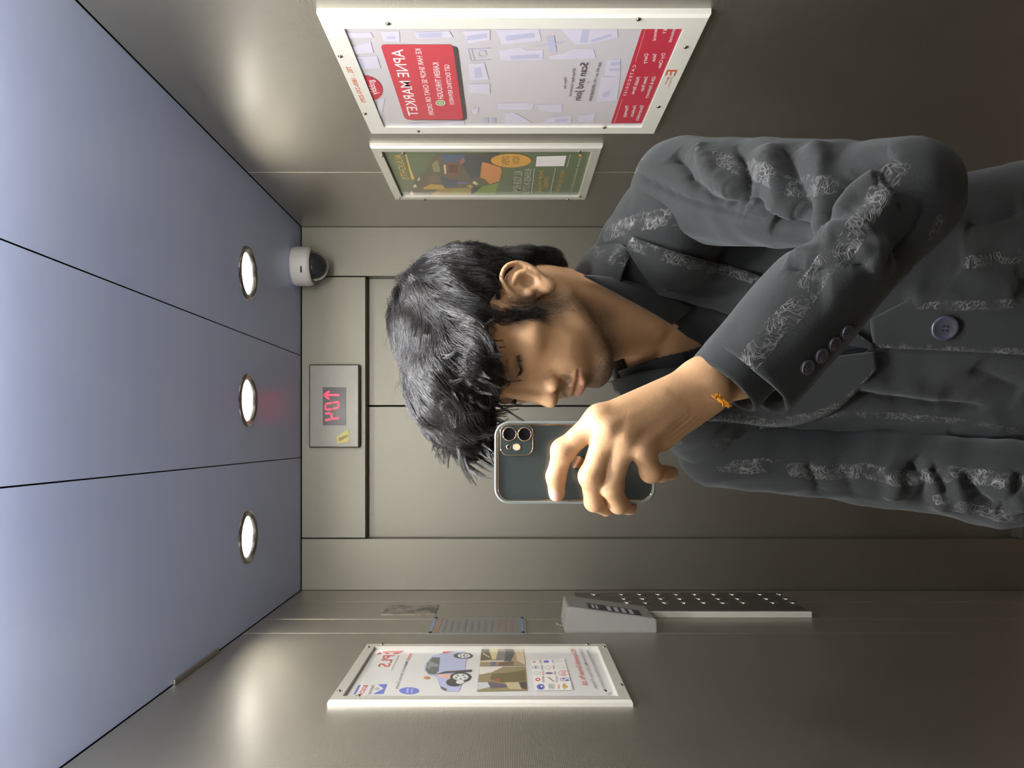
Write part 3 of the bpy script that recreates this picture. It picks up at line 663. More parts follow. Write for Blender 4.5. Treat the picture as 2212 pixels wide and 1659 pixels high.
e, *_ = wall_plate('blank_plate', 'small dark scuffed plate on the side wall near the ceiling', 'plate', [(824, 1329), (940, 1329), (838, 1308), (944, 1308)], t.m, 0.002)
# ================================================================== sculpting kit: distance fields -> one smooth mesh
f32 = np.float32
def A3(*v): return np.array(v, f32)
def ell(p, c, r, R=None):
    q = p - A3(*c)
    if R is not None: q = q @ R
    r = A3(*r); k0 = np.linalg.norm(q / r, axis=1); k1 = np.linalg.norm(q / (r * r), axis=1)
    return k0 * (k0 - 1) / np.maximum(k1, 1e-6)
def cap(p, a, b, ra, rb=None):
    rb = ra if rb is None else rb; a = A3(*a); b = A3(*b); d = b - a
    t = np.clip(((p - a) @ d) / max(float(d @ d), 1e-9), 0, 1)
    return np.linalg.norm(p - a - t[:, None] * d, axis=1) - (ra + (rb - ra) * t)
def chain(p, pts, rs, k=0.0):
    d = None
    for i in range(len(pts) - 1):
        q = cap(p, pts[i], pts[i + 1], rs[i], rs[i + 1]); d = q if d is None else (smin(d, q, k) if k > 0 else np.minimum(d, q))
    return d
def smin(a, b, k):
    h = np.maximum(k - np.abs(a - b), 0) / k
    return np.minimum(a, b) - h * h * k * 0.25
def smax(a, b, k): return -smin(-a, -b, k)
def rotz(a): c, s = math.cos(a), math.sin(a); return np.array([[c, -s, 0], [s, c, 0], [0, 0, 1]], f32)
def rotx(a): c, s = math.cos(a), math.sin(a); return np.array([[1, 0, 0], [0, c, -s], [0, s, c]], f32)

def nets(fn, lo, hi, h):
    """narrow-band surface nets; returns verts (N,3), quads (M,4)"""
    lo = np.array(lo, f32); n = np.ceil((np.array(hi) - lo) / (4 * h)).astype(int)
    cc = [lo[i] + 4 * h * (np.arange(n[i]) + 0.5) for i in range(3)]
    C = np.stack(np.meshgrid(*cc, indexing='ij'), -1).reshape(-1, 3).astype(f32)
    dc = fn(C).reshape(n); act = np.abs(dc) < 4 * h * 1.7
    N = 4 * n + 1
    F = np.ones(N, f32); pm = np.zeros(N, bool)
    up = np.repeat(np.repeat(np.repeat(np.where(dc < 0, -1, 1).astype(f32), 4, 0), 4, 1), 4, 2); F[:-1, :-1, :-1] = up
    ua = np.repeat(np.repeat(np.repeat(act, 4, 0), 4, 1), 4, 2)
    for dx in (0, 1):
        for dy in (0, 1):
            for dz in (0, 1):
                pm[dx:N[0] - 1 + dx, dy:N[1] - 1 + dy, dz:N[2] - 1 + dz] |= ua
    idx = np.argwhere(pm); out = np.empty(len(idx), f32)
    for s in range(0, len(idx), 400000):
        out[s:s + 400000] = fn((lo + h * idx[s:s + 400000]).astype(f32))
    F[pm] = out
    S = F < 0
    cnt = np.zeros(N - 1, np.int8)
    for dx in (0, 1):
        for dy in (0, 1):
            for dz in (0, 1): cnt += S[dx:N[0] - 1 + dx, dy:N[1] - 1 + dy, dz:N[2] - 1 + dz]
    cells = np.argwhere((cnt > 0) & (cnt < 8)); vid = -np.ones(N - 1, np.int64); vid[tuple(cells.T)] = np.arange(len(cells))
    acc = np.zeros((len(cells), 3)); num = np.zeros(len(cells))
    off = [np.array(o) for o in np.ndindex(2, 2, 2)]
    for a in range(8):
        for ax in range(3):
            if off[a][ax] == 0:
                o0 = off[a]; o1 = o0.copy(); o1[ax] = 1
                f0 = F[tuple((cells + o0).T)]; f1 = F[tuple((cells + o1).T)]; m = (f0 < 0) != (f1 < 0)
                t = f0[m] / (f0[m] - f1[m]); q = np.repeat(o0[None].astype(float), m.sum(), 0); q[:, ax] += t
                acc[m] += q; num[m] += 1
    V = lo + h * (cells + acc / num[:, None])
    quads = []
    for ax in range(3):
        sl0 = [slice(None)] * 3; sl1 = [slice(None)] * 3; sl0[ax] = slice(0, -1); sl1[ax] = slice(1, None)
        e = np.argwhere(S[tuple(sl0)] != S[tuple(sl1)]); b, c = (ax + 1) % 3, (ax + 2) % 3
        ok = (e[:, b] > 0) & (e[:, c] > 0) & (e[:, b] < N[b] - 1) & (e[:, c] < N[c] - 1); e = e[ok]
        if not len(e): continue
        def g(db, dcx): q = e.copy(); q[:, b] -= db; q[:, c] -= dcx; return vid[tuple(q.T)]
        q = np.stack([g(0, 0), g(1, 0), g(1, 1), g(0, 1)], 1); flip = ~S[tuple(e.T)]
        q[flip] = q[flip][:, ::-1]; quads.append(q)
    Q = np.concatenate(quads); Q = Q[(Q >= 0).all(1)]
    return V, Q

def relax(V, Q, it=2, lam=0.5):
    E = np.concatenate([Q[:, [0, 1]], Q[:, [1, 2]], Q[:, [2, 3]], Q[:, [3, 0]]])
    for _ in range(it):
        acc = np.zeros_like(V); n = np.zeros(len(V))
        for a, b in ((0, 1), (1, 0)):
            for k in range(3): acc[:, k] += np.bincount(E[:, a], V[E[:, b], k], len(V))
            n += np.bincount(E[:, a], minlength=len(V))
        V = V + lam * (acc / np.maximum(n, 1)[:, None] - V)
    return V

def vnormals(V, Q):
    fn = np.cross(V[Q[:, 2]] - V[Q[:, 0]], V[Q[:, 3]] - V[Q[:, 1]]); N = np.zeros_like(V)
    for k in range(4):
        for j in range(3): N[:, j] += np.bincount(Q[:, k], fn[:, j], len(V))
    return N / np.maximum(np.linalg.norm(N, axis=1, keepdims=True), 1e-12)

def grad(fn, p, e=0.0008):
    g = np.stack([fn(p + A3(*(e * (np.arange(3) == i)))) - fn(p - A3(*(e * (np.arange(3) == i)))) for i in range(3)], 1)
    return g / np.maximum(np.linalg.norm(g, axis=1, keepdims=True), 1e-9)

def mesh_np(name, V, faces_list, mats, attrs=None, smooth=True, mat_idx=None):
    """faces_list: list of int arrays (k-gons of equal size each)"""
    me = bpy.data.meshes.new(name); V = np.asarray(V, f32)
    loops = np.concatenate([f.ravel() for f in faces_list]).astype(np.int32)
    tot = np.concatenate([np.full(len(f), f.shape[1], np.int32) for f in faces_list]); st = np.concatenate([[0], np.cumsum(tot)[:-1]]).astype(np.int32)
    me.vertices.add(len(V)); me.vertices.foreach_set('co', V.ravel()); me.loops.add(len(loops)); me.loops.foreach_set('vertex_index', loops)
    me.polygons.add(len(tot)); me.polygons.foreach_set('loop_start', st); me.polygons.foreach_set('loop_total', tot)
    for m in (mats if isinstance(mats, (list, tuple)) else [mats]): me.materials.append(m)
    if mat_idx is not None: me.polygons.foreach_set('material_index', np.asarray(mat_idx, np.int32))
    me.polygons.foreach_set('use_smooth', np.full(len(tot), smooth))
    for k, a in (attrs or {}).items():
        a = np.asarray(a, f32)
        at = me.attributes.new(k, 'FLOAT' if a.ndim == 1 else 'FLOAT_VECTOR', 'POINT')
        at.data.foreach_set('value' if a.ndim == 1 else 'vector', a.ravel())
    me.update(calc_edges=True); me.validate(); return me

def strands(name, paths, r0, r1, mat, parent, n=3, attrs=None, kind='stuff'):
    """paths (S,K,3) -> joined thin tapered tubes"""
    S, K, _ = paths.shape; T = np.gradient(paths, axis=1); T /= np.maximum(np.linalg.norm(T, axis=2, keepdims=True), 1e-9)
    ref = np.where(np.abs(T[..., 2:3]) > 0.9, A3(1, 0, 0), A3(0, 0, 1)); U = np.cross(T, ref); U /= np.maximum(np.linalg.norm(U, axis=2, keepdims=True), 1e-9); W = np.cross(T, U)
    rad = (r0 + (r1 - r0) * np.linspace(0, 1, K) ** 1.5)[None, :, None]
    if hasattr(r0, '__len__'): rad = (np.asarray(r0)[:, None] + (r1 - np.asarray(r0)[:, None]) * np.linspace(0, 1, K)[None] ** 1.5)[..., None]
    rings = np.stack([paths + rad * (U * math.cos(2 * math.pi * k / n) + W * math.sin(2 * math.pi * k / n)) for k in range(n)], 2)
    V = rings.reshape(-1, 3); base = (np.arange(S)[:, None] * K + np.arange(K - 1)[None]).ravel() * n; Q = []
    for k in range(n):
        k2 = (k + 1) % n; Q.append(np.stack([base + k, base + k2, base + n + k2, base + n + k], 1))
    me = mesh_np(name, V, [np.concatenate(Q)], mat); o = link(name, me, parent)
    if kind: o['kind'] = kind
    return o

def polydist(p, pts):
    """distance of points to a 3-D polyline, and position along it (0..1)"""
    pts = np.asarray(pts, f32); best = np.full(len(p), 1e9, f32); par = np.zeros(len(p), f32); n = len(pts) - 1
    for i in range(n):
        d = pts[i + 1] - pts[i]; t = np.clip((p - pts[i]) @ d / max(float(d @ d), 1e-9), 0, 1); r = np.linalg.norm(p - pts[i] - t[:, None] * d, axis=1)
        m = r < best; best[m] = r[m]; par[m] = (i + t[m]) / n
    return best, par

def crom(pts, n):
    """Catmull-Rom resample of a control polyline"""
    P_ = np.asarray(pts, float); k = len(P_); t = np.linspace(0, k - 1, n); i = np.clip(t.astype(int), 0, k - 2); u = (t - i)[:, None]
    g = lambda j: P_[np.clip(j, 0, k - 1)]
    p0, p1, p2, p3 = g(i - 1), g(i), g(i + 1), g(i + 2)
    return 0.5 * ((2 * p1) + (p2 - p0) * u + (2 * p0 - 5 * p1 + 4 * p2 - p3) * u ** 2 + (3 * p1 - p0 - 3 * p2 + p3) * u ** 3)
def sstep(a, b, x): t = np.clip((x - a) / (b - a), 0, 1); return t * t * (3 - 2 * t)
# ================================================================== the rider: trunk
SR, SL = P(1452, 405, .975), P(1535, 972, 1.135)
EL, CF = P(1945, 428, .757), P(1611, 817, .752)
ax = (SR - SL); ax[2] = 0; YAW = math.atan2(ax[1], ax[0])
RT = rotz(YAW)                                             # columns: torso right, back, up
CH = P(1720, 690, 1.105); BE = P(2030, 690, 1.09); HI = P(2260, 665, 1.07)
def torso(p, off=0.0):
    d = ell(p, CH, (.178, .118, .19), RT)
    d = smin(d, ell(p, BE, (.172, .122, .20), RT), .08)
    d = smin(d, ell(p, HI, (.196, .135, .22), RT), .08)
    m = 0.5 * (SR + SL) + np.array([0, .0, .035])
    d = smin(d, chain(p, [SR + np.array([-.035, .01, .004]), m + np.array([.080, .004, .010]), m + np.array([0, .02, .022]), m + np.array([-.085, .02, -.006]), SL + np.array([.02, -.005, -.004])], [.056, .060, .066, .060, .052]), .05)
    d = smin(d, chain(p, [P(1312, 645, 1.060), P(1370, 538, 1.035), SR + np.array([-.05, .02, .0])], [.042, .045, .05]), .03)     # slope from the neck
    return d - off
def pxsd(p, poly):
    """signed distance (m) to a prism seen end-on through the opening; negative inside"""
    q = PX(p).astype(f32); P_ = np.array(poly, f32); n = len(P_); best = np.full(len(q), 1e9, f32); ins = np.zeros(len(q), bool)
    for i in range(n):
        a, b = P_[i], P_[(i + 1) % n]; d = b - a; t = np.clip((q - a) @ d / float(d @ d), 0, 1); best = np.minimum(best, np.linalg.norm(q - a - t[:, None] * d, axis=1))
        c = (a[1] > q[:, 1]) != (b[1] > q[:, 1]); xx = a[0] + (q[:, 1] - a[1]) / (d[1] if abs(d[1]) > 1e-6 else 1e-6) * d[0]; ins ^= c & (q[:, 0] < xx)
    return np.where(ins, -best, best) * p[:, 1].astype(f32) / FPX
def march(fn, px, t0=.55, t1=1.5):
    """nearest surface seen through photo pixels px (N,2)"""
    px = np.asarray(px, float); D = np.stack([(VY - px[:, 1]) / FPX, np.ones(len(px)), (VX - px[:, 0]) / FPX], 1); t = np.full(len(px), t0); o = np.array([0, 0, ZC])
    for _ in range(90):
        d = fn((o + D * t[:, None]).astype(f32)); t = np.minimum(t + np.maximum(d, -.01) * .75, t1)
    return o + D * t[:, None]
# ================================================================== the rider: head and neck
_y, _p, _r = 0.9915, 0.3796, 0.1961
def _rot(yaw, pit, rol):
    cy, sy, cp, sp, cr, sr = math.cos(yaw), math.sin(yaw), math.cos(pit), math.sin(pit), math.cos(rol), math.sin(rol)
    B = np.array([[1, 0, 0], [0, -1, 0], [0, 0, 1]], float)
    return np.array([[cr, 0, sr], [0, 1, 0], [-sr, 0, cr]]) @ np.array([[cy, sy, 0], [-sy, cy, 0], [0, 0, 1]]) @ B @ np.array([[1, 0, 0], [0, cp, sp], [0, -sp, cp]])
RH = _rot(_y, _p, _r); TH = np.array([0.1349, 0.9685, ZC - 0.0037]); HS = 0.992
def H2W(q): return (np.asarray(q, float) * HS) @ RH.T + TH
def W2H(p): return ((p - TH) @ RH / HS).astype(f32)

def ear(q):
    q = (q - A3(.001, .006, -.006)) / A3(1.0, .92, .86); q = q.astype(f32)
    hel = [(.069, .006, .002), (.073, .007, .014), (.079, -.002, .026), (.084, -.016, .031), (.089, -.029, .023), (.090, -.034, .008), (.088, -.031, -.008), (.083, -.022, -.022), (.077, -.010, -.032)]
    Re = rotz(0.44)
    d = ell(q, (.0755, -.012, -.003), (.0062, .0235, .031), Re)
    d = smin(d, ell(q, (.0755, -.004, -.034), (.0050, .0095, .0115), rotz(0.3)), .008)
    d = smax(d, -ell(q, (.0835, -.010, -.007), (.0075, .0100, .0125), Re), .004)
    d = smax(d, -chain(q, [(.0815, -.004, .018), (.088, -.022, .021), (.0895, -.028, .004), (.0865, -.0245, -.010)], [.0018, .0022, .0020, .0016]), .003)
    d = smin(d, chain(q, [tuple(t) for t in crom(hel, 25)], [.0034] * 25), .004)
    d = smin(d, chain(q, [(.080, -.010, .016), (.0845, -.020, .008), (.0850, -.0225, -.004), (.0815, -.0170, -.018), (.0765, -.007, -.0235)], [.0026, .0032, .0034, .0034, .0030]), .004)
    d = smin(d, ell(q, (.0735, .0035, -.006), (.0042, .0050, .0075)), .004)
    return d

def face(q):
    """head in its own axes: s to the near side, f forward, u up"""
    q = q.copy(); q[:, 0] = np.abs(q[:, 0])
    d = ell(q, (0, -.010, .048), (.075, .098, .088))
    d = smin(d, ell(q, (0, .030, .050), (.062, .062, .058)), .03)
    d = smin(d, ell(q, (0, .028, -.015), (.063, .062, .058)), .03)
    d = smin(d, ell(q, (0, .032, -.060), (.047, .058, .046)), .03)
    d = smin(d, cap(q, (.051, .006, -.058), (.020, .072, -.094), .013, .013), .022)
    d = smin(d, ell(q, (0, .080, -.094), (.021, .015, .0155)), .014)
    d = smin(d, ell(q, (.047, .056, -.006), (.018, .020, .013)), .02)
    d = smin(d, ell(q, (.030, .066, -.045), (.020, .022, .022)), .02)
    d = smin(d, cap(q, (.010, .0890, .042), (.048, .073, .0425), .0095, .0080), .011)
    d = smax(d, -ell(q, (.033, .101, .0255), (.0185, .0175, .0115)), .011)
    d = smin(d, ell(q, (.0325, .0735, .0225), (.0160, .0138, .0118)), .0025)
    d = smax(d, -chain(q, [(.018, .0870, .0290), (.030, .0885, .0330), (.046, .0780, .0300)], [.0010, .0014, .0010]), .0022)
    d = smax(d, -chain(q, [(.0185, .0865, .0150), (.031, .0880, .0130), (.047, .0775, .0165)], [.0010, .0013, .0010]), .0016)
    # nose
    n = cap(q, (0, .0950, .030), (0, .1105, -.013), .0058, .0072)
    n = smin(n, cap(q, (0, .086, .028), (0, .098, -.018), .0085, .0110), .004)
    n = smin(n, ell(q, (0, .1125, -.0220), (.0105, .0108, .0098)), .006)
    n = smin(n, cap(q, (.0065, .086, .014), (.0110, .094, -.020), .0070, .0070), .008)
    n = smin(n, ell(q, (.0138, .0985, -.0265), (.0080, .0112, .0085)), .005)
    n = smin(n, cap(q, (0, .109, -.029), (0, .101, -.0355), .0045), .004)
    d = smin(d, n, .006)
    d = smax(d, -ell(q, (.0068, .1035, -.0350), (.0046, .0072, .0050)), .002)
    d = smax(d, -chain(q, [(.0215, .094, -.020), (.0235, .0905, -.028), (.0190, .0920, -.034)], [.0016, .0016, .0012]), .004)
    # mouth
    d = smin(d, ell(q, (0, .082, -.056), (.028, .0185, .022)), .014)
    d = smin(d, chain(q, [(0, .1020, -.0505), (.010, .1010, -.0495), (.024, .0905, -.0570)], [.0050, .0052, .0030]), .005)
    d = smin(d, chain(q, [(0, .1005, -.0645), (.011, .0990, -.0640), (.022, .0905, -.0590)], [.0062, .0058, .0030]), .004)
    d = smax(d, -chain(q, [(0, .1100, -.0580), (.012, .1060, -.0575), (.0265, .0930, -.0580)], [.0013, .0013, .0012]), .0025)
    d = smax(d, -cap(q, (0, .1075, -.0375), (0, .1075, -.0445), .0024), .004)
    d = smax(d, -cap(q, (0, .1040, -.0775), (.014, .0985, -.0775), .0040), .010)
    m = (np.abs(q - A3(.078, -.004, -.010)) < A3(.030, .055, .060)).all(1)
    if m.any(): d[m] = smin(d[m], ear(q[m]), .0035)
    return d

NB = P(1420, 655, 1.062)                                   # base of the neck
NOTCH = march(lambda p: torso(p, -.016), [(1500, 738)])[0] + np.array([0, .005, 0])     # hollow between the collar bones
n0, n1 = H2W((0, -.025, -.035)), H2W((0, -.020, .01))
def neck(p):
    d = cap(p, n1, n0, .052, .054); d = smin(d, cap(p, n0, NB, .054, .053), .03)
    a = H2W((.058, -.022, -.030)); b = H2W((-.058, -.022, -.030)); nt = NOTCH + np.array([.012, .004, .002])
    d = smin(d, chain(p, [a, 0.5 * (a + nt) + np.array([.004, -.004, -.004]), nt], [.013, .0125, .008]), .016)
    d = smin(d, chain(p, [b, 0.5 * (b + nt) + np.array([-.006, .0, -.006]), NOTCH + np.array([-.016, .004, .002])], [.012, .011, .008]), .016)
    d = smin(d, cap(p, H2W((0, .045, -.085)), 0.5 * (H2W((0, .03, -.10)) + NOTCH) + np.array([0.01, .012, 0]), .026, .020), .03)   # throat
    d = smin(d, np.maximum(torso(p, -.016), ell(p, NB + np.array([.0, .02, -.10]), (.20, .16, .17))), .012)                          # upper chest
    return d
SV = [(1150, 520), (1240, 606), (1300, 630), (1425, 690), (1518, 747), (1420, 773), (1335, 803), (1300, 850), (1150, 850), (1050, 700)]
SVS = [(900, 500), (1150, 520), (1240, 592), (1303, 620), (1426, 690), (1524, 747), (1423, 782), (1360, 809), (1360, 1000), (900, 1000)]
def head_sdf(p):
    q = W2H(p); d = smin(face(q), neck(p), .014)
    lo = p[:, 2] < ZC - .075                                # below the collar the skin stays under the shirt, except in its open neck
    if lo.any():
        pl = p[lo]; w_ = sstep(.0, .006, pxsd(pl, SVS)); d[lo] = smax(d[lo], (torso(pl, -.013) - 1.0 * (1 - w_)).astype(f32), .004)
    return d
VHd, QHd = nets(head_sdf, np.array([-.16, .84, ZC - .36]), np.array([.38, 1.19, ZC + .17]), 0.0018)
VHd = relax(VHd, QHd, 1, 0.35)
lq = W2H(VHd)

def skin_attrs(lq):
    s, f, u = np.abs(lq[:, 0]), lq[:, 1], lq[:, 2]
    g = lambda c, r: np.exp(-(((s - c[0]) / r[0]) ** 2 + ((f - c[1]) / r[1]) ** 2 + ((u - c[2]) / r[2]) ** 2))
    dl, _ = polydist(np.stack([s, f, u], 1), [(0, .107, -.0660), (.011, .1045, -.0655), (.021, .095, -.0595)])
    du, _ = polydist(np.stack([s, f, u], 1), [(0, .107, -.0520), (.011, .105, -.0520), (.024, .0935, -.0575)])
    lip = np.maximum(1 - sstep(.0045, .0072, dl), 0.8 * (1 - sstep(.0030, .0055, du))) * (f > .085)
    jaw = sstep(-.040, -.066, u) * sstep(-.010, .015, f) * sstep(-.150, -.112, u)
    edge = np.clip(jaw * sstep(-.052, -.088, u + 0.25 * (s - .03)), 0, 1)
    mou = g((.012, .101, -.044), (.022, .013, .0065)) * 0.95
    chn = g((0, .092, -.086), (.016, .02, .012)) * 0.5 + g((0, .085, -.108), (.03, .03, .016)) * 0.9
    sid = g((.066, .022, -.012), (.018, .014, .030)) * 1.1 + g((.060, .020, -.050), (.02, .022, .026)) * 0.8
    st = np.clip((edge * 0.75 + mou + chn + sid) * (1 - lip), 0, 1) * (f > -.02)
    lid = g((.033, .085, .0205), (.021, .02, .015)) + 0.5 * g((.014, .09, .018), (.008, .012, .012))
    return lip.astype(f32), st.astype(f32), np.clip(lid, 0, 1).astype(f32)
lip, stub, lid = skin_attrs(lq)
lip *= (np.abs(lq[:, 0]) < .05)

def mk_skin():
    t = NT('skin'); at = lambda n: t.n('ShaderNodeAttribute', attribute_name=n).outputs['Fac']
    pos = t.n('ShaderNodeTexCoord').outputs['Object']
    n1_, n2_ = t.noise(pos, 45, 4, 0.6), t.noise(pos, 420, 3, 0.6)
    base = t.mix(n1_, (0.44, 0.258, 0.134), (0.55, 0.335, 0.188))
    base = t.mix(t.math('MULTIPLY', at('lid'), 0.62), base, (0.14, 0.075, 0.045))
    base = t.mix(t.math('MULTIPLY', at('lip'), 0.55), base, (0.36, 0.13, 0.105))
    sp = t.ramp(t.noise(pos, 1300, 2, 0.5), 0.36, 0.62)
    sk = t.math('MULTIPLY', at('stubble'), t.math('ADD', 0.50, t.math('MULTIPLY', sp, 0.5)), clamp=True)
    base = t.mix(sk, base, (0.045, 0.034, 0.026))
    t.set(Base_Color=base, Roughness=t.math('ADD', 0.44, t.math('MULTIPLY', n1_, 0.14)), Subsurface_Weight=0.12, Subsurface_Radius=(0.010, 0.004, 0.002), Subsurface_Scale=0.6, Specular_IOR_Level=0.36)
    t.bump(n2_, 0.22, 0.0012); return t.m
M['skin'] = mk_skin()
# ================================================================== hair, brows, lashes, stubble
def hair_shell(q):
    s, f, u = q[:, 0], q[:, 1], q[:, 2]
    d = ell(q, (0, -.014, .050), (.087, .112, .101))
    line = np.where(f > 0, .020 + .52 * f, .018 + .95 * f) - u
    d = smax(d, line * 0.8, .012)
    d = smin(d, ell(q, (-.005, .066, .100), (.072, .060, .044)), .02)
    d = smin(d, ell(q, (-.030, .098, .082), (.056, .046, .034)), .02)
    d = smin(d, ell(q, (-.060, .112, .070), (.030, .030, .026)), .015)
    d = smin(d, ell(q, (.046, .056, .066), (.034, .046, .026)), .015)
    d = smin(d, ell(q, (.030, .090, .064), (.030, .022, .020)), .012)
    d = smin(d, cap(q, (.070, .036, .030), (.069, .036, -.010), .008, .004), .012)
    d = smin(d, ell(q, (0, -.074, -.040), (.056, .034, .050)), .02)
    qa = q.copy(); qa[:, 0] = np.abs(s)
    d = smax(d, -ell(qa, (.086, -.004, -.008), (.026, .034, .034)), .008)
    a = q * 52.0; n_ = np.sin(a[:, 0] * 1.1 + 1.6 * np.sin(a[:, 1] * .9 + a[:, 2])) * np.sin(a[:, 2] * 1.2 + 1.3 * np.sin(a[:, 0] - a[:, 1] * .7) + .8)
    return d - .0048 * np.maximum(n_, -.25)
def wob(q, ph, sc):
    """smooth vector noise"""
    a = q * sc; o = np.zeros_like(q)
    for k, (m, w_) in enumerate(((1.0, 1.0), (2.1, .32), (4.3, .10))):
        o[:, 0] += w_ * np.sin(m * a[:, 1] + 1.7 * m * a[:, 2] + ph + k); o[:, 1] += w_ * np.sin(m * a[:, 2] * 1.3 + m * a[:, 0] + 2.1 * ph + 3 * k); o[:, 2] += w_ * np.sin(m * a[:, 0] * 1.2 - m * a[:, 1] + 1.3 * ph + 5 * k)
    return o
Vs, Qs = nets(hair_shell, (-.12, -.15, -.12), (.12, .18, .18), 0.004)
Ns = grad(hair_shell, Vs.astype(f32))
lump = 0.5 * wob(Vs.astype(f32), 0.4, 60)[:, 0] * 0.0030
Vb = Vs - Ns * 0.0035 + Ns * lump[:, None]
t = NT('black hair'); pos = t.n('ShaderNodeTexCoord').outputs['Object']
t.set(Base_Color=t.mix(t.noise(pos, 60, 3), (0.007, 0.0068, 0.0072), (0.018, 0.017, 0.0175)), Roughness=0.33, Specular_IOR_Level=0.9); M['hair'] = t.m

M['hair_base'] = plain('hair underlayer', (0.008, 0.0075, 0.008), 0.95, 0, 0.2, 300)
def flow(q):
    s, f, u = q[:, 0:1], q[:, 1:2], q[:, 2:3]
    top = sstep(.06, .12, u); back = sstep(.0, -.07, f); side = sstep(.045, .075, np.abs(s)) * (1 - sstep(.085, .12, u)); frg = sstep(.06, .095, f)
    v = top * np.array([-.18, 1.0, .05]) + (1 - top) * np.array([-.15, .8, -.55])
    v = v * (1 - back) + back * (np.array([0, -.15, -1.0]) * (1 - top) + top * np.array([.35, .35, .0]))
    v = v * (1 - side * (1 - frg)) + side * (1 - frg) * np.array([0, .45, -1.0])
    v = v + frg * np.array([-.45, .1, -.75])
    return v
def grow(n, L0, L1, K, curl, lift, sel=None, seed=1):
    rg = np.random.default_rng(seed)
    i = rg.integers(0, len(Vs), n * 3)
    if sel is not None: i = i[sel(Vs[i])]
    i = i[:n]; q = Vs[i].astype(f32) + rg.normal(0, .002, (len(i), 3)).astype(f32); m = len(q)
    L = rg.uniform(L0, L1, m)[:, None]; out = [q.copy()]; ph = rg.normal(0, .35, (m, 1)); lf = rg.uniform(*lift, m)
    for k in range(1, K):
        nn = grad(hair_shell, q); v = flow(q); v = v / np.linalg.norm(v, axis=1, keepdims=True) + curl * wob(q, ph[:, 0], 40)
        v -= nn * (v * nn).sum(1, keepdims=True); v /= np.maximum(np.linalg.norm(v, axis=1, keepdims=True), 1e-6)
        q = (q + v * L / (K - 1)).astype(f32); d = hair_shell(q); tgt = lf * (k / (K - 1)) ** 1.5
        q = (q + grad(hair_shell, q) * (tgt - d)[:, None]).astype(f32); out.append(q.copy())
    return np.stack(out, 1)
def bunch(G, per, rad, seed, tipf=0.25, wav=0.0012):
    rg = np.random.default_rng(seed); m, K, _ = G.shape
    T = np.gradient(G, axis=1); T /= np.maximum(np.linalg.norm(T, axis=2, keepdims=True), 1e-9)
    N_ = grad(hair_shell, G.reshape(-1, 3).astype(f32)).reshape(m, K, 3); U = np.cross(T, N_)
    tt = np.linspace(0, 1, K)[None, :, None]; out = []
    for j in range(per):
        a = rg.normal(0, rad, (m, 1, 1)); b = rg.uniform(-rad * .7, rad * .45, (m, 1, 1)); w_ = 1 - (1 - tipf) * tt; ph = rg.uniform(0, 6.3, (m, 1, 1))
        out.append(G + U * (a * w_ + wav * np.sin(tt * 9 + ph) * tt) + N_ * (b * w_ + wav * np.cos(tt * 7 + ph) * tt))
    return np.concatenate(out, 0)
face_cut = lambda v: ~((v[:, 2] < .035) & (v[:, 1] > .045) & (np.abs(v[:, 0]) < .06))
G1 = grow(1250, .035, .075, 10, .40, (.0002, .006), face_cut, 3)
S1 = bunch(G1, 16, .0050, 5, 0.45, .0010)
G2 = grow(60, .05, .09, 10, .45, (.004, .016), lambda v: face_cut(v) & (v[:, 2] > .05), 8)
S2 = bunch(G2, 5, .003, 9, 0.9, .003)
def fringe(n, seed):
    """free locks that leave the mass at the forehead and hang forward"""
    rg = np.random.default_rng(seed); c = np.where((Vs[:, 1] > .055) & (Vs[:, 2] > .045) & (Vs[:, 2] < .125))[0]; i = rg.choice(c, n); q = Vs[i].astype(f32) - Ns[i] * .003; m = n; K = 10
    v = flow(q); v /= np.linalg.norm(v, axis=1, keepdims=True); v = v + .35 * Ns[i]; ph = rg.normal(0, .5, n); L = rg.uniform(.028, .060, n)[:, None] * np.where(q[:, :1] > -.005, .5, 1.0); out = [q.copy()]
    bend = np.array([-.15, .10, -.55]) + rg.normal(0, .25, (n, 3))
    for k in range(1, K):
        v = v + bend * .16 + .16 * wob(q, ph, 55); v /= np.linalg.norm(v, axis=1, keepdims=True); q = (q + v * L / (K - 1)).astype(f32)
        d = face(q); q = (q + grad(face, q) * np.maximum(.004 - d, 0)[:, None]).astype(f32); out.append(q.copy())
    return np.stack(out, 1)
G3 = fringe(190, 14); S3 = bunch(G3, 16, .0034, 15, 0.45, .0012)
HAIR = np.concatenate([S1, S2, S3], 0)
HAIR_W = H2W(HAIR.reshape(-1, 3)).reshape(HAIR.shape)

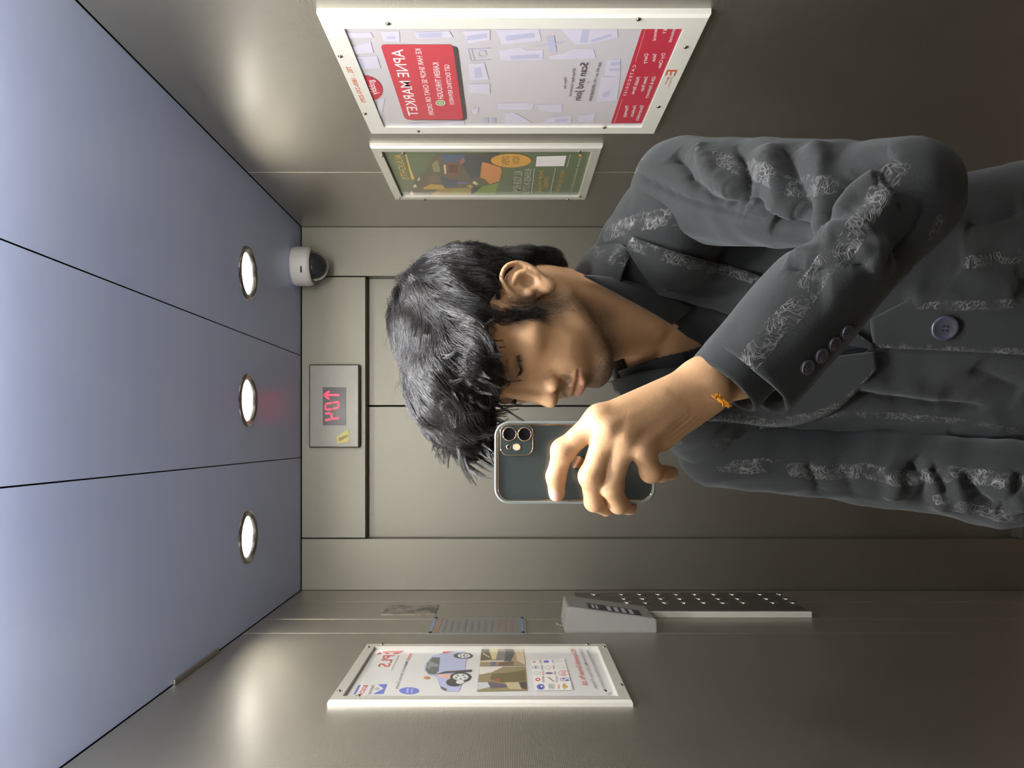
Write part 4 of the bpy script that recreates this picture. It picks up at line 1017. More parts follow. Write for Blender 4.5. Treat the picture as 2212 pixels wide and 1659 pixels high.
# brows, lashes
def along(pts, n, rg, jit): c = crom(pts, 60); i = rg.uniform(0, 59, n); k = i.astype(int); q = c[k] + (c[np.minimum(k + 1, 59)] - c[k]) * (i - k)[:, None]; return q + rg.normal(0, 1, (n, 3)) * jit, i / 59
rg = np.random.default_rng(21); fine = []
face_n = lambda q: grad(face, q.astype(f32))
for sg in (1, -1):
    q, tt = along([(.008, .099, .0385), (.022, .0985, .0450), (.038, .0915, .0485), (.055, .076, .0420)], 260, rg, np.array([.001, .001, .0026]))
    q[:, 0] *= sg; nn = face_n(q); q = q - nn * face(q.astype(f32))[:, None]
    v = np.stack([sg * (.55 + .4 * tt), -.1 - .5 * tt, .75 - 1.0 * tt], 1) + rg.normal(0, .18, (len(q), 3)); v -= nn * (v * nn).sum(1, keepdims=True); v /= np.linalg.norm(v, axis=1, keepdims=True)
    L = rg.uniform(.006, .010, (len(q), 1)); fine.append(np.stack([q + nn * (.0002 + .0012 * w_) + v * L * w_ for w_ in np.linspace(0, 1, 5)], 1))
    q, tt = along([(.0190, .0870, .0150), (.031, .0885, .0132), (.0470, .0785, .0165)], 110, rg, np.array([.0004, .0004, .0004])); q[:, 0] *= sg
    nn = face_n(q); q = q - nn * face(q.astype(f32))[:, None]; v = nn + np.array([sg * .25, 0, -.75]) + rg.normal(0, .12, (len(q), 3)); v /= np.linalg.norm(v, axis=1, keepdims=True)
    L = rg.uniform(.006, .009, (len(q), 1)); fine.append(np.stack([q + v * L * w_ + np.array([0, 0, .003]) * w_ ** 2 for w_ in np.linspace(0, 1, 5)], 1))
BROWS = np.concatenate(fine, 0)
# stubble: short hairs on jaw, lip and sideburn
pick = rg.permutation(len(lq))[:90000]; pick = pick[(rg.uniform(0, 1, len(pick)) < (np.clip(stub[pick] - .15, 0, 1)) * 0.42)][:7000]
q = lq[pick].astype(float); nn = grad(face, lq[pick]); v = np.array([0, .35, -1.0]) + rg.normal(0, .35, (len(q), 3)); v -= nn * (v * nn).sum(1, keepdims=True); v /= np.linalg.norm(v, axis=1, keepdims=True)
L = (rg.uniform(.0016, .0042, (len(q), 1)) * (0.6 + 0.8 * stub[pick][:, None])); STUB = np.stack([q + nn * (.0004 * w_) + v * L * w_ for w_ in np.linspace(0, 1, 4)], 1)
sb, tt = along([(.072, .030, .020), (.0715, .032, .000), (.069, .034, -.020)], 420, rg, np.array([.001, .007, .004])); nn = grad(face, sb.astype(f32)); sb = sb - nn * face(sb.astype(f32))[:, None]
v = np.array([0, .35, -1.0]) + rg.normal(0, .3, (len(sb), 3)); v -= nn * (v * nn).sum(1, keepdims=True); v /= np.linalg.norm(v, axis=1, keepdims=True); L = rg.uniform(.008, .016, (len(sb), 1))
SIDE = np.stack([sb + nn * (.0005 + .002 * w_) + v * L * w_ for w_ in np.linspace(0, 1, 5)], 1)
# ================================================================== clothes
JV = [(1150, 520), (1236, 600), (1323, 610), (1429, 640), (1575, 676), (1720, 716), (1888, 748), (1850, 772), (1700, 800), (1560, 828), (1440, 846), (1332, 842), (1200, 870), (1050, 700)]
def front_cut(p, poly): return np.maximum(pxsd(p, poly), (p[:, 1] - 1.06).astype(f32))
neckhole = lambda p, r: cap(p, NB + np.array([0, .012, .060]), H2W((0, -.02, .03)), r)
def jacket_body(p):
    d = torso(p, .004)
    d = smax(d, -front_cut(p, JV), .004); d = smax(d, -neckhole(p, .064), .006)
    return np.maximum(d, -torso(p, -.010))                  # a shell
def shirt_sdf(p):
    d = torso(p, -.008); d = smax(d, -front_cut(p, SV), .003); d = smax(d, -neckhole(p, .060), .004)
    d = np.maximum(d, (ZC - .72 - p[:, 2]).astype(f32)); return np.maximum(d, -torso(p, -.013))
AXF = (CF - EL) / np.linalg.norm(CF - EL)
def sleeve_core(p, off=0.0):
    d = cap(p, SR + np.array([-.004, 0, -.012]), EL, .065, .0525); d = smin(d, cap(p, EL, CF + AXF * .06, .0525, .0525), .022)
    return d - off
def sleeve_r(p):
    d = sleeve_core(p); d = smax(d, ((p - CF) @ AXF - .003).astype(f32), .003)
    return smax(d, -np.maximum(cap(p, EL, CF + AXF * .06, .0455, .0460), (-(p - CF) @ AXF - .04).astype(f32)), .002)
WR = P(1535, 823, .733)
SLA = [SL + np.array([.005, 0, -.01]), P(1890, 1003, 1.105), P(2160, 1046, 1.04), P(2420, 1035, .985)]
def sleeve_l(p): return chain(p, SLA, [.060, .057, .056, .050], .02)
CFA = P(1585, 826, .737); AXW = (WR - CF) * 0.25 + AXF * np.linalg.norm(WR - CF) * 0.75; AXW /= np.linalg.norm(AXW)
def shirt_cuff(p):
    Cs = CF + np.array([.0085, -.003, .0095]); d = cap(p, Cs - AXF * .02, Cs + AXF * .08, .0400, .0390); d = smax(d, ((p - CF) @ AXF - .0215).astype(f32), .0015)
    return smax(d, -cap(p, Cs - AXF * .2, Cs + AXF * .2, .0365, .0345), .001)

def surf_line(V, N, pts, n=26):
    """photo polyline laid on the front of a mesh -> 3-D polyline"""
    q = crom(np.array(pts, float), n); vp = PX(V); ok = (N[:, 1] < 0.25); idx = np.where(ok)[0]; out = []
    for c in q:
        d = np.linalg.norm(vp[idx] - c, axis=1); m = d < max(7.0, d.min() + 1e-3); j = idx[m]; out.append(V[j[np.argmin(V[j, 1])]])
    return np.array(out)
def near(V, L, r): return np.where(((V > L.min(0) - r) & (V < L.max(0) + r)).all(1))[0]
def sculpt(V, Q, folds):
    """folds: (pixel polyline, width m, height m); height < 0 is a valley"""
    N = vnormals(V, Q); disp = np.zeros(len(V))
    for pts, w_, a in folds:
        L = surf_line(V, N, pts); i_ = near(V, L, 3 * w_); d, t_ = polydist(V[i_].astype(f32), L); env = np.minimum(1, np.minimum(t_, 1 - t_) * 6 + .08)
        disp[i_] += 1.3 * a * env * (np.exp(-(d / w_) ** 2) if a > 0 else np.exp(-d / (.8 * w_)))
    return V + N * disp[:, None]
def bands(V, Q, lines, w_=.011):
    N = vnormals(V, Q); m = np.zeros(len(V), f32)
    for pts in lines:
        L = surf_line(V, N, pts[0]); ww = pts[1] if len(pts) > 1 else w_; i_ = near(V, L, ww); d, t_ = polydist(V[i_].astype(f32), L); m[i_] = np.maximum(m[i_], 1 - sstep(ww * .55, ww, d))
    return m
def wrinkle(V, N, amp, sc, seed=0.0):
    q = (V * sc).astype(f32); return V + N * (amp * (np.sin(q[:, 0] * 1.3 + q[:, 2] * 2.1 + 1.5 * np.sin(q[:, 1] * 1.7 + seed)) * np.sin(q[:, 1] * 1.9 - q[:, 0] + seed + 1.2 * np.sin(q[:, 2] * 1.1))))[:, None]

def mk_cloth(name, base, glint=True):
    t = NT(name); pos = t.n('ShaderNodeTexCoord').outputs['Object']
    weave = t.noise(pos, 520, 4, 0.75); big = t.noise(pos, 14, 4, 0.6)
    col = t.mix(big, [c * .8 for c in base], [c * 1.25 for c in base]); col = t.mix(t.math('MULTIPLY', weave, .55), col, [c * 2.2 for c in base])
    rough = 0.82
    t.set(Specular_IOR_Level=0.22, Sheen_Weight=0.14, Sheen_Roughness=0.5, Sheen_Tint=(0.85, 0.92, 0.95, 1))
    if glint:
        band = t.n('ShaderNodeAttribute', attribute_name='band').outputs['Fac']
        wv = t.n('ShaderNodeTexNoise', ins={'Vector': pos, 'Scale': 22.0, 'Detail': 2.0}).outputs[1]
        mp = t.n('ShaderNodeVectorMath', operation='MULTIPLY_ADD', ins={0: wv, 1: (0.09, 0.09, 0.09), 2: pos}).outputs[0]
        vo = t.n('ShaderNodeTexVoronoi', feature='DISTANCE_TO_EDGE', ins={'Vector': mp, 'Scale': 95.0}).outputs[0]
        wa = t.n('ShaderNodeTexWave', wave_type='RINGS', ins={'Vector': mp, 'Scale': 70.0, 'Distortion': 9.0, 'Detail': 2.0, 'Detail Scale': 2.0}).outputs[1]
        leaf = t.math('MAXIMUM', t.ramp(vo, 0.10, 0.03), t.ramp(wa, 0.70, 0.92))
        patch = t.ramp(t.noise(pos, 48, 3, 0.6), 0.42, 0.58)
        mask = t.math('MULTIPLY', t.math('MULTIPLY', leaf, patch), t.ramp(t.math('ADD', band, t.math('MULTIPLY', t.noise(pos, 120, 2), 0.5)), 0.62, 0.82), clamp=True)
        mask = t.math('MULTIPLY', mask, t.ramp(band, 0.02, 0.15))
        col = t.mix(mask, col, (0.105, 0.105, 0.107)); t.set(Metallic=t.math('MULTIPLY', mask, 0.35), Roughness=t.math('SUBTRACT', rough, t.math('MULTIPLY', mask, 0.48)))
        t.bump(t.math('ADD', t.math('MULTIPLY', weave, .8), mask), 0.6, 0.0012)
    else:
        t.set(Roughness=rough); t.bump(weave, 0.4, 0.001)
    t.set(Base_Color=col); return t.m
M['suit'] = mk_cloth('black suit cloth', (0.0118, 0.0132, 0.0134))
M['lapel'] = mk_cloth('suit facing', (0.0108, 0.0120, 0.0122))
M['shirt'] = mk_cloth('black shirt', (0.0125, 0.0138, 0.0145), False)
M['trouser'] = mk_cloth('black trousers', (0.020, 0.022, 0.024), False)
M['btn_horn'] = plain('dark horn button', (0.035, 0.037, 0.055), 0.16, 0.0, 0.3, 200, Specular_IOR_Level=0.9)

def garment(name, fn, lo, hi, h, folds, lines, mat, it=2, amp=0.0012, sc=38, parent=None, seed=0.0):
    V, Q = nets(fn, lo, hi, h); V = relax(V, Q, it, .5); V = wrinkle(V, vnormals(V, Q), amp, sc, seed)
    if folds: V = sculpt(V, Q, folds); V = relax(V, Q, 1, .25)
    b = bands(V, Q, lines) if lines else np.zeros(len(V), f32)
    return V, Q, b

fold_r = [([(1455, 322), (1470, 355), (1525, 425), (1600, 452)], .009, -.012), ([(1498, 312), (1525, 370), (1580, 430)], .013, .010), ([(1584, 306), (1604, 362), (1600, 421), (1592, 455)], .008, -.012),
          ([(1640, 310), (1665, 380), (1680, 440), (1735, 480)], .014, .009), ([(1690, 306), (1705, 350), (1722, 410), (1745, 470)], .009, -.009), ([(1745, 306), (1765, 350), (1772, 420), (1762, 470)], .012, .009),
          ([(1925, 328), (1845, 358), (1795, 425), (1765, 480)], .010, -.017), ([(1900, 372), (1840, 410), (1790, 465)], .012, .008), ([(1610, 428), (1650, 468), (1705, 492), (1750, 497)], .010, -.013),
          ([(1640, 450), (1700, 470), (1745, 486)], .008, .006), ([(1657, 482), (1710, 500), (1755, 497)], .012, -.016), ([(1700, 548), (1800, 545), (1925, 540)], .012, .008), ([(1695, 572), (1790, 570), (1880, 566)], .009, -.008),
          ([(1770, 500), (1850, 480), (1930, 420)], .012, .007), ([(1355, 357), (1452, 421), (1543, 457), (1640, 482)], .004, -.005), ([(1770, 610), (1850, 600), (1940, 570)], .02, .004),
          ([(2010, 440), (1985, 500), (1930, 560)], .012, -.006)]
band_r = [([(1515, 320), (1580, 348), (1640, 372), (1690, 392), (1740, 403), (1815, 388)], .013), ([(1935, 360), (1909, 393), (1854, 485), (1813, 544), (1763, 590), (1717, 659), (1662, 714), (1615, 780)], .014), ([(2035, 480), (1995, 560), (1900, 680)], .007), ([(1350, 350), (1368, 330)], .012)]
SLV_R = garment('sleeve', sleeve_r, np.minimum.reduce([SR, EL, CF]) - .09, np.maximum.reduce([SR, EL, CF]) + .09, .0022, fold_r, band_r, M['suit'])
fold_l = [([(1960, 990), (1990, 1040), (1985, 1095)], .010, -.012), ([(2010, 1000), (2030, 1040), (2040, 1075)], .010, -.010), ([(2080, 1010), (2100, 1060), (2140, 1110)], .010, -.013), ([(1985, 1020), (2020, 1060), (2030, 1110)], .011, .008), ([(2060, 1020), (2070, 1070), (2090, 1110)], .011, .009), ([(2160, 1020), (2180, 1070), (2212, 1110)], .012, .008),
          ([(1905, 1010), (1930, 1050), (1920, 1085)], .012, .008), ([(1745, 1000), (1760, 1040), (1765, 1075)], .008, -.006), ([(2200, 1010), (2190, 1060), (2150, 1125)], .010, -.009), ([(1800, 1000), (1830, 1040), (1840, 1080)], .012, -.004)]
band_l = [([(1560, 1010), (1605, 1014), (1657, 1011), (1716, 1018), (1782, 1025), (1862, 1022), (1932, 1033), (2024, 1022), (2134, 1033), (2210, 1040)], .014), ([(2020, 1080), (2120, 1110), (2200, 1125)], .010)]
SLV_L = garment('sleeve', sleeve_l, np.array([-.16, .86, .70]), np.array([.10, 1.24, ZC - .15]), .0032, fold_l, band_l, M['suit'], seed=2.0)
fold_b = [([(1300, 480), (1400, 470), (1530, 470)], .02, .003), ([(1790, 630), (1900, 640), (2050, 620)], .02, -.005), ([(1760, 850), (1880, 862), (2010, 880), (2130, 888)], .008, -.009), ([(1780, 825), (1900, 838), (2050, 860)], .014, .007), ([(1680, 930), (1850, 935), (2060, 945)], .018, .006), ([(1635, 985), (1840, 985), (1990, 990), (2190, 1015)], .008, -.010),
          ([(2070, 560), (2130, 600), (2210, 620)], .02, .006), ([(2100, 800), (2160, 830), (2212, 850)], .014, -.006), ([(1950, 640), (2060, 650), (2200, 640)], .016, .005), ([(2080, 480), (2150, 470), (2212, 450)], .015, -.006)]
band_b = [([(1305, 505), (1350, 490), (1406, 476), (1470, 470), (1540, 468)], .013), ([(1950, 700), (2014, 668), (2110, 665), (2205, 660)], .008), ([(2090, 562), (2150, 556), (2212, 550)], .010), ([(1540, 905), (1605, 912), (1686, 908), (1833, 900), (1932, 904), (2060, 915), (2190, 935)], .008), ([(1695, 941), (1765, 947)], .012), ([(1840, 963), (1910, 972), (1987, 981), (2080, 1000)], .008),
          ([(2100, 350), (2170, 345), (2212, 335)], .008), ([(1340, 870), (1400, 915), (1460, 960)], .010), ([(1550, 960), (1640, 965)], .008)]
JKT = garment('jacket', jacket_body, np.array([-.20, .86, .72]), np.array([.45, 1.32, ZC - .05]), .0034, fold_b, band_b, M['suit'], seed=4.0)
SHT = garment('shirt', shirt_sdf, np.array([-.16, .88, .83]), np.array([.40, 1.27, ZC - .06]), .0028, None, None, M['shirt'])
CUF = garment('cuff', shirt_cuff, CF - .10, CF + .10, .0015, None, None, M['shirt'], it=1, amp=.0004)

def loft(A, B, n, m, fn, off, th, round_=0.0015, lift=None):
    """sheet between two photo polylines laid over a surface, off metres proud, th thick"""
    a, b = crom(np.array(A, float), n), crom(np.array(B, float), n); u = np.linspace(0, 1, m)
    px = (a[:, None] * (1 - u[None, :, None]) + b[:, None] * u[None, :, None]).reshape(-1, 2)
    S = march(fn, px); N = grad(fn, S.astype(f32), .004)
    uu = np.tile(u, n); tt = np.repeat(np.linspace(0, 1, n), m); o = off + (lift(tt, uu) if lift else 0)
    top = S + N * np.broadcast_to(o, (n * m,))[:, None]; bot = top - N * th
    V = np.concatenate([top, bot]); Q = []; g = lambda i, j: i * m + j
    for i in range(n - 1):
        for j in range(m - 1): Q.append((g(i, j), g(i, j + 1), g(i + 1, j + 1), g(i + 1, j))); Q.append(tuple(n * m + k for k in (g(i, j), g(i + 1, j), g(i + 1, j + 1), g(i, j + 1))))
    bd = [(i, 0) for i in range(n)] + [(n - 1, j) for j in range(1, m)] + [(i, m - 1) for i in range(n - 2, -1, -1)] + [(0, j) for j in range(m - 2, 0, -1)]
    for k in range(len(bd)): p_, q_ = g(*bd[k]), g(*bd[(k + 1) % len(bd)]); Q.append((p_, q_, n * m + q_, n * m + p_))
    return V, np.array(Q), uu
tor0 = lambda p: torso(p, .004)
skin_or = lambda p: np.minimum(torso(p, -.006), neck(p))
LAP_N = loft([(1372, 508), (1420, 526), (1474, 545), (1566, 573), (1648, 601), (1760, 660), (1886, 742)], [(1330, 612), (1375, 624), (1429, 640), (1520, 662), (1590, 682), (1720, 718), (1890, 752)], 44, 14, tor0, .0045, .004, lift=lambda t_, u: .0045 * (1 - u) * (1 - t_ * .5) + .005 * u)
def loft3(A, B, n, m, bulge, th):
    a, b = crom(np.array(A, float), n), crom(np.array(B, float), n); u = np.linspace(0, 1, m)
    dA = np.gradient(0.5 * (a + b), axis=0); N = np.cross(dA, b - a); N /= np.linalg.norm(N, axis=1, keepdims=True); N *= np.where(N[:, 1:2] > 0, -1, 1)
    top = (a[:, None] * (1 - u[None, :, None]) + b[:, None] * u[None, :, None] + N[:, None] * (bulge * np.sin(math.pi * u))[None, :, None]).reshape(-1, 3); NN = np.repeat(N, m, 0); bot = top - NN * th
    V = np.concatenate([top, bot]); Q = []; g_ = lambda i, j: i * m + j
    for i in range(n - 1):
        for j in range(m - 1): Q.append((g_(i, j), g_(i, j + 1), g_(i + 1, j + 1), g_(i + 1, j))); Q.append(tuple(n * m + k for k in (g_(i, j), g_(i + 1, j), g_(i + 1, j + 1), g_(i, j + 1))))
    bd = [(i, 0) for i in range(n)] + [(n - 1, j) for j in range(1, m)] + [(i, m - 1) for i in range(n - 2, -1, -1)] + [(0, j) for j in range(m - 2, 0, -1)]
    for k in range(len(bd)): p_, q_ = g_(*bd[k]), g_(*bd[(k + 1) % len(bd)]); Q.append((p_, q_, n * m + q_, n * m + p_))
    return V, np.array(Q), np.tile(u, n)
_o = march(tor0, [(1330, 520), (1345, 535), (1362, 549)]) - np.array([0, .010, 0])
COL_N = loft3([P(1232, 640, 1.085), P(1232, 612, 1.045), P(1268, 612, 1.000), P(1338, 618, .978)], [P(1262, 560, 1.10), P(1308, 512, 1.04), _o[1], _o[2]], 26, 12, .008, .004)
LAP_F = loft([(1332, 838), (1420, 880), (1530, 905), (1690, 912), (1800, 880), (1892, 790)], [(1326, 820), (1400, 800), (1500, 790), (1640, 780), (1780, 768), (1888, 756)], 34, 12, tor0, .0055, .004, lift=lambda t_, u: .003 * (1 - u) + .004 * u)
SCOL_N = loft([(1254, 608), (1310, 633), (1370, 661), (1440, 700)], [(1296, 604), (1350, 612), (1430, 636), (1492, 664)], 20, 10, skin_or, .006, .0022, lift=lambda t_, u: .004 * (1 - u))
SCOL_F = loft([(1330, 803), (1400, 780), (1470, 762)], [(1326, 832), (1400, 818), (1480, 800)], 16, 8, skin_or, .006, .0022)
FRONT = loft([(1880, 690), (1990, 640), (2100, 640), (2260, 640)], [(1884, 748), (1990, 752), (2100, 757), (2260, 766)], 30, 16, tor0, .0015, .0035, lift=lambda t_, u: .0045 * u)
FLAP = loft([(1640, 916), (1668, 914), (1692, 917)], [(1632, 968), (1655, 972), (1676, 966)], 8, 10, tor0, .005, .003)

# trousers, shoes and what the clothes hide
hipc = HI + np.array([0, 0, -.06])
side = np.array([math.cos(YAW), math.sin(YAW), 0]); fwd = np.array([math.sin(YAW), -math.cos(YAW), 0])
def legs(p, off=0.0):
    d = ell(p, hipc, (.165, .115, .13), RT)
    for sg in (1, -1):
        h_ = hipc + side * sg * .085 + np.array([0, 0, -.04]); k_ = h_ + side * sg * .012 + fwd * .015; k_[2] = .50; a_ = h_ + side * sg * .02; a_[2] = .045
        d = smin(d, chain(p, [h_, k_, a_], [.090, .068, .058], .02), .05)
    return d - off
def shoes_(sg):
    a_ = hipc + side * sg * (.085 + .02); a_ = np.array([a_[0], a_[1], .045])
    def fn(p):
        d = cap(p, a_ - fwd * .03, a_ + fwd * .06, .043, .040); d = smin(d, cap(p, a_ + fwd * .06 - np.array([0, 0, .008]), a_ + fwd * .17 - np.array([0, 0, .014]), .040, .030), .03)
        d = smin(d, cap(p, a_, a_ + np.array([0, 0, .05]), .040, .038), .02)
        return smax(d, (.002 - p[:, 2]).astype(f32), .004)
    return fn, a_
TRS = nets(lambda p: smax(legs(p), (p[:, 2] - (HI[2] + .05)).astype(f32), .004), np.array([-.25, .80, .0]), np.array([.55, 1.40, HI[2] + .08]), .010)
LW = SLA[-1]; LDIR = np.array([-.02, -.10, -1.0]); LDIR /= np.linalg.norm(LDIR)
def hidden_body(p):
    d = torso(p, -.022); d = smin(d, legs(p, -.018), .03)
    d = np.minimum(d, cap(p, SR + np.array([-.03, 0.01, -.02]), EL, .034, .032)); d = np.minimum(d, chain(p, SLA, [.034, .030, .028, .028]))
    hnd = cap(p, LW, LW + LDIR * .055, .026, .026)
    hnd = smin(hnd, ell(p, LW + LDIR * .085, (.018, .036, .045)), .02)
    d = smin(d, hnd, .015)
    for k, (o_, ln) in enumerate(((-.030, .070), (-.010, .080), (.010, .075), (.028, .060))):
        a_ = LW + LDIR * .115 + np.array([0, o_, 0]); b_ = a_ + LDIR * ln * .55 + np.array([.004, 0, 0]); c_2 = b_ + LDIR * ln * .4 + np.array([.016, 0, 0]); d = smin(d, chain(p, [a_, b_, c_2], [.0098, .009, .0072]), .006)
    a_ = LW + LDIR * .05 + np.array([.006, -.028, 0]); d = smin(d, chain(p, [a_, a_ + LDIR * .035 + np.array([.012, -.016, 0]), a_ + LDIR * .065 + np.array([.016, -.018, 0])], [.013, .0105, .008]), .012)
    return d
# ================================================================== phone
PY = 0.745; PT = 0.0115                                     # plane of the phone's back, thickness
pc = P(1242, 999, PY); PW, PL = 178 / FPX * PY, 348 / FPX * PY
phone = tag(empty('phone', (pc[0], PY + PT / 2, pc[2] - PL / 2)), 'dark green phone in a clear case held upright in the raised hand', 'phone')
def rr2(w_, l_, r, n=8):
    out = []
    for cx_, cz_, a0 in ((w_ / 2 - r, l_ / 2 - r, 0), (-w_ / 2 + r, l_ / 2 - r, 90), (-w_ / 2 + r, -l_ / 2 + r, 180), (w_ / 2 - r, -l_ / 2 + r, 270)):
        for k in range(n + 1): t_ = math.radians(a0 + 90 * k / n); out.append((cx_ + r * math.cos(t_), cz_ + r * math.sin(t_)))
    return out
def slab(w_, l_, r, ys, cx_=None, cz_=None, cap0=True, cap1=True):
    """stack of rounded outlines: ys = [(Y, inset)]"""
    cx_ = pc[0] if cx_ is None else cx_; cz_ = pc[2] if cz_ is None else cz_
    m = MB(); n = None; vs = []
    for (Y, ins) in ys:
        o = rr2(w_ - 2 * ins, l_ - 2 * ins, max(r - ins, .0006)); n = len(o); vs += [(cx_ + a, Y, cz_ + b) for a, b in o]
    fs = [(k * n + i, k * n + (i + 1) % n, (k + 1) * n + (i + 1) % n, (k + 1) * n + i) for k in range(len(ys) - 1) for i in range(n)]
    if cap0: fs.append(tuple(range(n)))
    if cap1: fs.append(tuple((len(ys) - 1) * n + i for i in range(n))[::-1])
    return m.add(vs, fs)
M['ph_back'] = plain('green glass back', (0.036, 0.050, 0.051), 0.22, 0.0, 0.05, 20, Coat_Weight=0.6, Coat_Roughness=0.12)
M['gold'] = plain('gold trim', (0.82, 0.60, 0.44), 0.14, 1.0)
M['case'] = plain('clear case edge', (0.20, 0.235, 0.235), 0.18, 0.0, 0.05, 20, Coat_Weight=0.5)
M['screen'] = plain('phone screen', (0.01, 0.01, 0.012), 0.08)
M['lens'] = plain('lens glass', (0.004, 0.004, 0.006), 0.35, Specular_IOR_Level=0.2)
slab(PW - .0055, PL - .0055, .0115, [(PY, .0012), (PY + .0005, .0004), (PY + .001, 0), (PY + PT - .0015, 0), (PY + PT - .001, .001)]).build('body', M['ph_back'], phone, False)
slab(PW - .008, PL - .008, .0100, [(PY + PT - .0012, 0), (PY + PT - .0004, .0003)]).build('screen', M['screen'], phone)
# case bumper and the gold line just inside it
def frame_ring(name, w_, l_, r, band, y0, y1, mat, bul=0.0008):
    O = [(y1, .0006), (y1 - .0008, 0), (y0 + bul, 0), (y0, bul)]
    o = slab(w_, l_, r, O, cap0=False, cap1=False); n = len(rr2(w_, l_, r)); b = len(o.v)
    inner = slab(w_ - 2 * band, l_ - 2 * band, r - band, [(y0, -bul * .5), (y0 + .0008, 0), (y1, 0)], cap0=False, cap1=False)
    o.add(inner.v, inner.f); v0 = 3 * n
    o.f += [(v0 + i, v0 + (i + 1) % n, b + (i + 1) % n, b + i) for i in range(n)]; o.m += [0] * n
    return o.build(name, mat, phone, True)
frame_ring('case_bumper', PW, PL, .0148, .0028, PY - .0012, PY + PT + .0004, M['case'])
frame_ring('trim_line', PW - .0058, PL - .0058, .0120, .0009, PY - .0008, PY + .0006, M['gold'], .0003)
# camera island
ic = P(1116, 950, PY); iw = 66 / FPX * PY; il = 70 / FPX * PY
isl = slab(iw, il, .0075, [(PY - .0016, .0006), (PY - .0012, 0), (PY, 0)], ic[0], ic[2], cap1=False).build('camera_island', M['ph_back'], phone)
m = MB(); o_ = rr2(iw, il, .0075); m.tube([(ic[0] + a, PY - .0013, ic[2] + b) for a, b in o_], .00042, 6, closed=True).build('island_trim', M['gold'], isl, True)
for (x_, y_, r_) in ((1100.5, 937.5, .0060), (1133, 938, .0060)):
    c0 = P(x_, y_, PY); ln = MB().lathe([(r_ + .0009, .0012), (r_ + .0009, .0026), (r_ + .0004, .0030), (r_, .0027)], (c0[0], PY, c0[2]), (0, -1, 0), 28).build('lens_ring', M['gold'], phone, True)
    MB().lathe([(r_, .0026), (r_ * .6, .0024), (0, .0022)], (c0[0], PY, c0[2]), (0, -1, 0), 28).build('lens', M['lens'], ln, True)
M['flash'] = plain('flash window', (0.75, 0.62, 0.42), 0.2)
for (x_, y_, r_, mt, nm) in ((1116.5, 965.5, .0031, 'flash', 'flash'), (1098.5, 965.5, .0016, 'black', 'microphone')):
    c0 = P(x_, y_, PY); MB().lathe([(r_ + .0006, .0014), (r_ + .0006, .0019), (r_ + .0001, .0020)], (c0[0], PY, c0[2]), (0, -1, 0), 24).build(nm + '_ring', M['gold'], phone, True)
    MB().lathe([(r_, .0019), (0, .0019)], (c0[0], PY, c0[2]), (0, -1, 0), 24).build(nm, M[mt], phone, True)
# fruit emblem on the back
ec = P(1246, 1000, PY); app = []
for k in range(60):
    t_ = 2 * math.pi * k / 60; x_ = math.cos(t_); z_ = math.sin(t_)
    r_ = 1.0 - .13 * math.exp(-((t_ - math.pi / 2) / .35) ** 2) - .10 * math.exp(-((t_ - 1.5 * math.pi) / .3) ** 2)
    a, b = .0068 * r_ * x_, .0066 * r_ * z_ - .001
    if math.hypot(a + .0077, b - .0003) < .0034: d_ = math.atan2(b - .0003, a + .0077); a, b = -.0077 + .0034 * math.cos(d_), .0003 + .0034 * math.sin(d_)
    app.append((a, b))
leaf = [(.0002, .0062), (.0010, .0082), (.0026, .0094), (.0027, .0078), (.0016, .0066)]
m = MB()
for sh in (app, leaf):
    n = len(sh); m.add([(ec[0] + a, PY - .0006, ec[2] + b) for a, b in sh] + [(ec[0] + a, PY + .0004, ec[2] + b) for a, b in sh], [tuple(range(n))] + [(i, (i + 1) % n, n + (i + 1) % n, n + i) for i in range(n)])
m.build('emblem', M['gold'], phone)

# ================================================================== the hand that holds it
z4 = lambda a, b, Y: P(1150 + a / 4.484, 760 + b / 4.484, Y)
W0 = P(1522, 824, .744); FOR = P(1640, 802, .766)
fing = [
    ([z4(650, 650, .706), z4(300, 955, .717), z4(228, 1205, .729), z4(236, 1375, .7355)], [.0118, .0103, .0091, .0078]),
    ([z4(735, 745, .700), z4(570, 1205, .714), z4(600, 1450, .735), z4(715, 1510, .757)], [.0120, .0106, .0095, .0084]),
    ([z4(890, 815, .700), z4(765, 1300, .718), z4(835, 1475, .738), z4(935, 1500, .758)], [.0115, .0101, .0090, .0080]),
    ([z4(1045, 905, .706), z4(1150, 1160, .722), z4(1250, 1175, .738), z4(1345, 1175, .752)], [.0112, .0094, .0082, .0070])]
thumb = ([P(1470, 880, .745), P(1405, 925, .770), P(1345, 945, .776), P(1290, 950, .776)], [.0165, .0130, .0112, .0092])
def palm(p):
    d = cap(p, FOR, W0, .0245, .0242)
    d = smin(d, cap(p, W0 + np.array([.003, -.004, .000]), fing[0][0][0], .0165, .0118), .014)
    for f_, r_ in zip(fing[1:], (.0130, .0125, .0120)): d = smin(d, cap(p, W0 + np.array([-.003, -.001, -.003]), f_[0][0], .0165, r_), .014)
    d = smin(d, cap(p, P(1525, 850, .738), P(1428, 943, .728), .0165, .0140), .016)
    d = smin(d, cap(p, P(1500, 850, .748), P(1400, 915, .742), .018, .015), .02)
    return d
